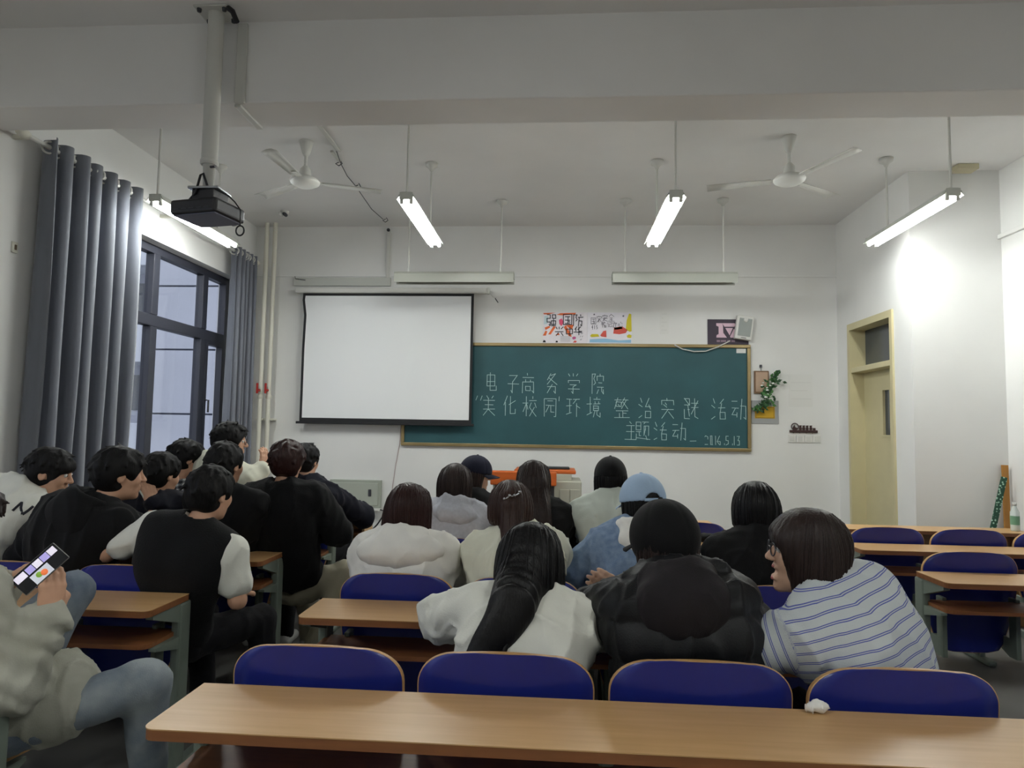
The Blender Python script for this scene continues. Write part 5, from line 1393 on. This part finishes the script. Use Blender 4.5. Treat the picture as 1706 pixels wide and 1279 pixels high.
# second row, middle
person('girl in a white hoodie with straight reddish brown hair tucked into the hood', (-.70,3.17,1.085),(-.70,3.11,.955),(-.69,3.12,.50),hpitch=-10,male=False,top='hoodie_white',topname='hoodie',inflate=.040,foldamp=.009,hood=(.20,.085,.085,.005),hair=dict(kind='long',vol=.024,len=.20,wd=1.12,bottom=-.20),hairm='hair_red_brown',seed=15,skin='skin_pale')
hc=person('girl in a cream jacket with a silver hair clip and ponytail', (-.215,3.17,1.12),(-.19,3.10,.985),(-.15,3.12,.50),hpitch=-8,hyaw=4,male=False,top='cream_cotton',inflate=.038,foldamp=.010,hair=dict(kind='long',vol=.016,len=.06,bottom=-.10,flat=.6,paths=[([(-.212,3.055,1.17),(-.21,3.04,1.12),(-.20,3.035,1.04),(-.185,3.03,.95),(-.18,3.03,.87)],[.03,.044,.050,.044,.030])]),hairm='hair_brown',seed=16,collar=.02,skin='skin_pale')
person('person in a light denim jacket over a white hood and pale blue cap', (.405,3.22,1.145),(.385,3.13,1.02),(.40,3.12,.50),hyaw=18,hpitch=-8,male=False,top='denim_light',inflate=.034,foldamp=.008,hair=dict(kind='long',vol=.012,len=.09,bottom=-.12),cap=dict(m='cap_blue',vol=.028,opening=True),seed=17,skin='skin_pale',
    arms={-1:((.10,3.22,.83),(.30,3.50,.79)),1:((.62,3.28,.82),(.50,3.56,.79))},hood=(.11,.06,.065,.0),hoodm='hoodie_white')
person('person in black with chin length black hair, beside the striped girl', (.93,3.22,1.13),(.915,3.14,1.0),(.95,3.12,.50),hpitch=-8,hyaw=-6,male=False,top='black_cloth',inflate=.032,hair=dict(kind='long',vol=.022,len=.07,bottom=-.115),hairm='hair_black',seed=18,shw=.17)
# third row, middle
person('girl in a grey hoodie with long dark brown hair', (-.63,4.17,1.135),(-.61,4.10,1.0),(-.66,4.11,.50),hpitch=-8,hyaw=-6,male=False,top='grey_marl',topname='hoodie',inflate=.034,foldamp=.008,hood=(.15,.07,.07,.01),hair=dict(kind='long',vol=.022,len=.13,bottom=-.15),hairm='hair_dark_brown',seed=19,skin='skin_pale')
person('girl in a black top with very long dark hair, in front of the lectern', (-.14,4.18,1.165),(-.11,4.11,1.02),(-.13,4.11,.50),hpitch=-4,hyaw=-6,male=False,top='black_cloth',inflate=.026,hair=dict(kind='long',vol=.020,len=.16,bottom=-.18,flat=.6,paths=[([(-.14,4.08,1.24),(-.14,4.055,1.17),(-.13,4.05,1.08),(-.11,4.04,.97),(-.09,4.03,.86),(-.09,4.03,.79)],[.06,.088,.095,.086,.066,.045])]),hairm='hair_dark_brown',seed=20,skin='skin_pale')
person('girl in a sage white sweatshirt with a black cap and shoulder length hair', (.335,4.22,1.19),(.32,4.14,1.06),(.38,4.11,.50),hpitch=-4,male=False,top='sage_white',topname='sweatshirt',inflate=.036,foldamp=.008,hair=dict(kind='long',vol=.012,len=.10,bottom=-.145),hairm='hair_black',cap=dict(m='cap_black',vol=.024),seed=21,skin='skin_pale')
# fourth row, middle
person('girl in a navy cap facing right with long dark hair', (-.595,4.98,1.15),(-.61,4.92,1.0),(-.66,5.08,.50),hyaw=-75,hpitch=-6,tyaw=-30,male=False,top='black_cloth',inflate=.026,hair=dict(kind='long',vol=.014,len=.16,bottom=-.20),hairm='hair_dark_brown',cap=dict(m='cap_navy',vol=.026),seed=22,skin='skin_pale')

# ------------------------------------------------------------------ things held or lying about
PH=empty('smartphone',(-1.612,2.02,1.03),'smartphone with a lit screen held by the man in washed jeans','phone')
ax=nrm(V3(-1.573,2.06,1.076)-V3(-1.652,2.0,.975)); lt=nrm(V3(.9,.25,-.32)-ax*(V3(.9,.25,-.32)@ax)); nn=np.cross(lt,ax); 
R3=np.stack([lt,ax,nn],1)
def ph(mb,o=(0,0,0)): mb.v=[tuple(R3@(V3(*v)+V3(*o))) for v in mb.v]; return mb
ph(MB().bbox((-.036,-.076,-.004),(.036,.076,.004),.0038,3)).build('case',mat('phone_rim',(150,150,148),.3,metal=.6),PH)
scn=ph(MB().bbox((-.034,-.074,.0035),(.034,.074,.0046),.0005)).build('screen',mat('screen_dark',(14,16,24),.1),PH)
mat('ui_white',(226,220,236),.5,emit=.55); mat('ui_lilac',(170,160,220),.5,emit=.5); mat('ui_orange',(232,120,70),.5,emit=.5); mat('ui_green',(120,160,60),.5,emit=.5); mat('ui_pale',(200,204,214),.5,emit=.45)
for i,(x0,x1,y0,y1,m_) in enumerate(((-.028,-.006,.045,.068,'ui_white'),(-.028,-.006,.020,.043,'ui_lilac'),(-.028,-.006,-.005,.018,'ui_white'),(-.028,-.006,-.030,-.007,'ui_lilac'),(-.028,-.006,-.068,-.034,'ui_white'),(.0,.033,-.035,.025,'ui_pale'))):
    ph(MB().box((x0,y0,.0046),(x1,y1,.0050))).build('screen_tile',m_,scn)
ph(MB().lathe([(0,.0050),(.010,.0050),(.010,.0056),(0,.0056)],(.018,.002,0),12)).build('screen_tile','ui_orange',scn)
ph(MB().lathe([(0,.0050),(.009,.0050),(.009,.0055),(0,.0055)],(.013,-.012,0),12)).build('screen_tile','ui_green',scn)
pn=empty('pen',(-2.40,3.70,1.10),'white and green pen held up by the student in the dark tracksuit','pen')
MB().tube([(.035,.02,-.04),(.0,.0,.03),(-.012,-.008,.055)],.0045,8).build('barrel','plastic_white',pn); MB().tube([(-.012,-.008,.055),(-.02,-.012,.072)],[.005,.002],8).build('tip',mat('pen_green',(80,140,80),.4),pn)
# white tissue on the nearest desk edge
def tis(P): 
    d=ell(P,(0,0,.012),(.030,.014,.016)); return d-.006*creases(P,60,3)
tp=sdf_obj('tissue','hoodie_white',None,tis,V3(-.06,-.05,-.012),V3(.06,.05,.05),.004,V3(0,0,-.001)); tp.location=(.70,1.880,.753); tag(tp,'crumpled white tissue at the far edge of the nearest desk','tissue')
# small black bag on the fourth-row desk
def bagf(P):
    d=ell(P,(0,0,.028),(.075,.045,.030)); d=smin(d,cone(P,(.05,0,.03),(.115,0,.075),.016,.010),.02); return d-.004*creases(P,30,5)
bg_=sdf_obj('soft_bag','black_cloth',None,bagf,V3(-.12,-.08,-.01),V3(.16,.08,.12),.006,V3(0,0,0)); bg_.location=(1.03,4.66,.754); tag(bg_,'small soft black bag on the fourth-row middle desk','bag')

def on_back(p,pts,r,name,m):
    W=[p.surf(a,b) for a,b in pts]; MB().tube([tuple(w-p.org) for w in W],r,6).build(name,m,p.root)
# letter N on the white shirt
for st in ([(.165,-.08),(.165,-.055),(.165,-.03)],[(.165,-.03),(.187,-.055),(.209,-.08)],[(.209,-.08),(.209,-.055),(.209,-.03)]): on_back(c1,st,.0065,'letter_stroke','ink')
# two white stripes over the tracksuit shoulder
for k in (0,.022): on_back(c2,[(.15+k,-.045-k*.5),(.165+k,-.08-k*.5),(.18+k,-.11-k*.5)],.004,'sleeve_stripe','plastic_white')
# orange motif on the cream sleeve
a_,e_,w_=d2.A[1]; mpt=e_+(w_-e_)*.45+V3(-.01,-.072,.0)
MB().lathe([(0,-.012),(.018,-.006),(.022,0),(.018,.006),(0,.012)],tuple(mpt-d2.org),10,'Y').build('sleeve_motif',mat('motif_orange',(196,120,70),.8),d2.root)
# silver hair clip
cl=[hc.H+hc.HB@V3(x,-.016-.112*math.sqrt(max(0,1-(x/.094)**2))-.026,.045+z) for x,z in ((-.028,-.010),(-.005,.004),(.018,.006),(.042,.022))]
k_=MB().tube([tuple(c-hc.org) for c in cl],.004,6).build('hair_clip','chrome',hc.root)
for c in cl: MB().lathe([(0,-.008),(.007,-.004),(.008,.002),(0,.007)],tuple(c-hc.org+V3(0,-.004,.004)),8).build('clip_bead','chrome',k_)
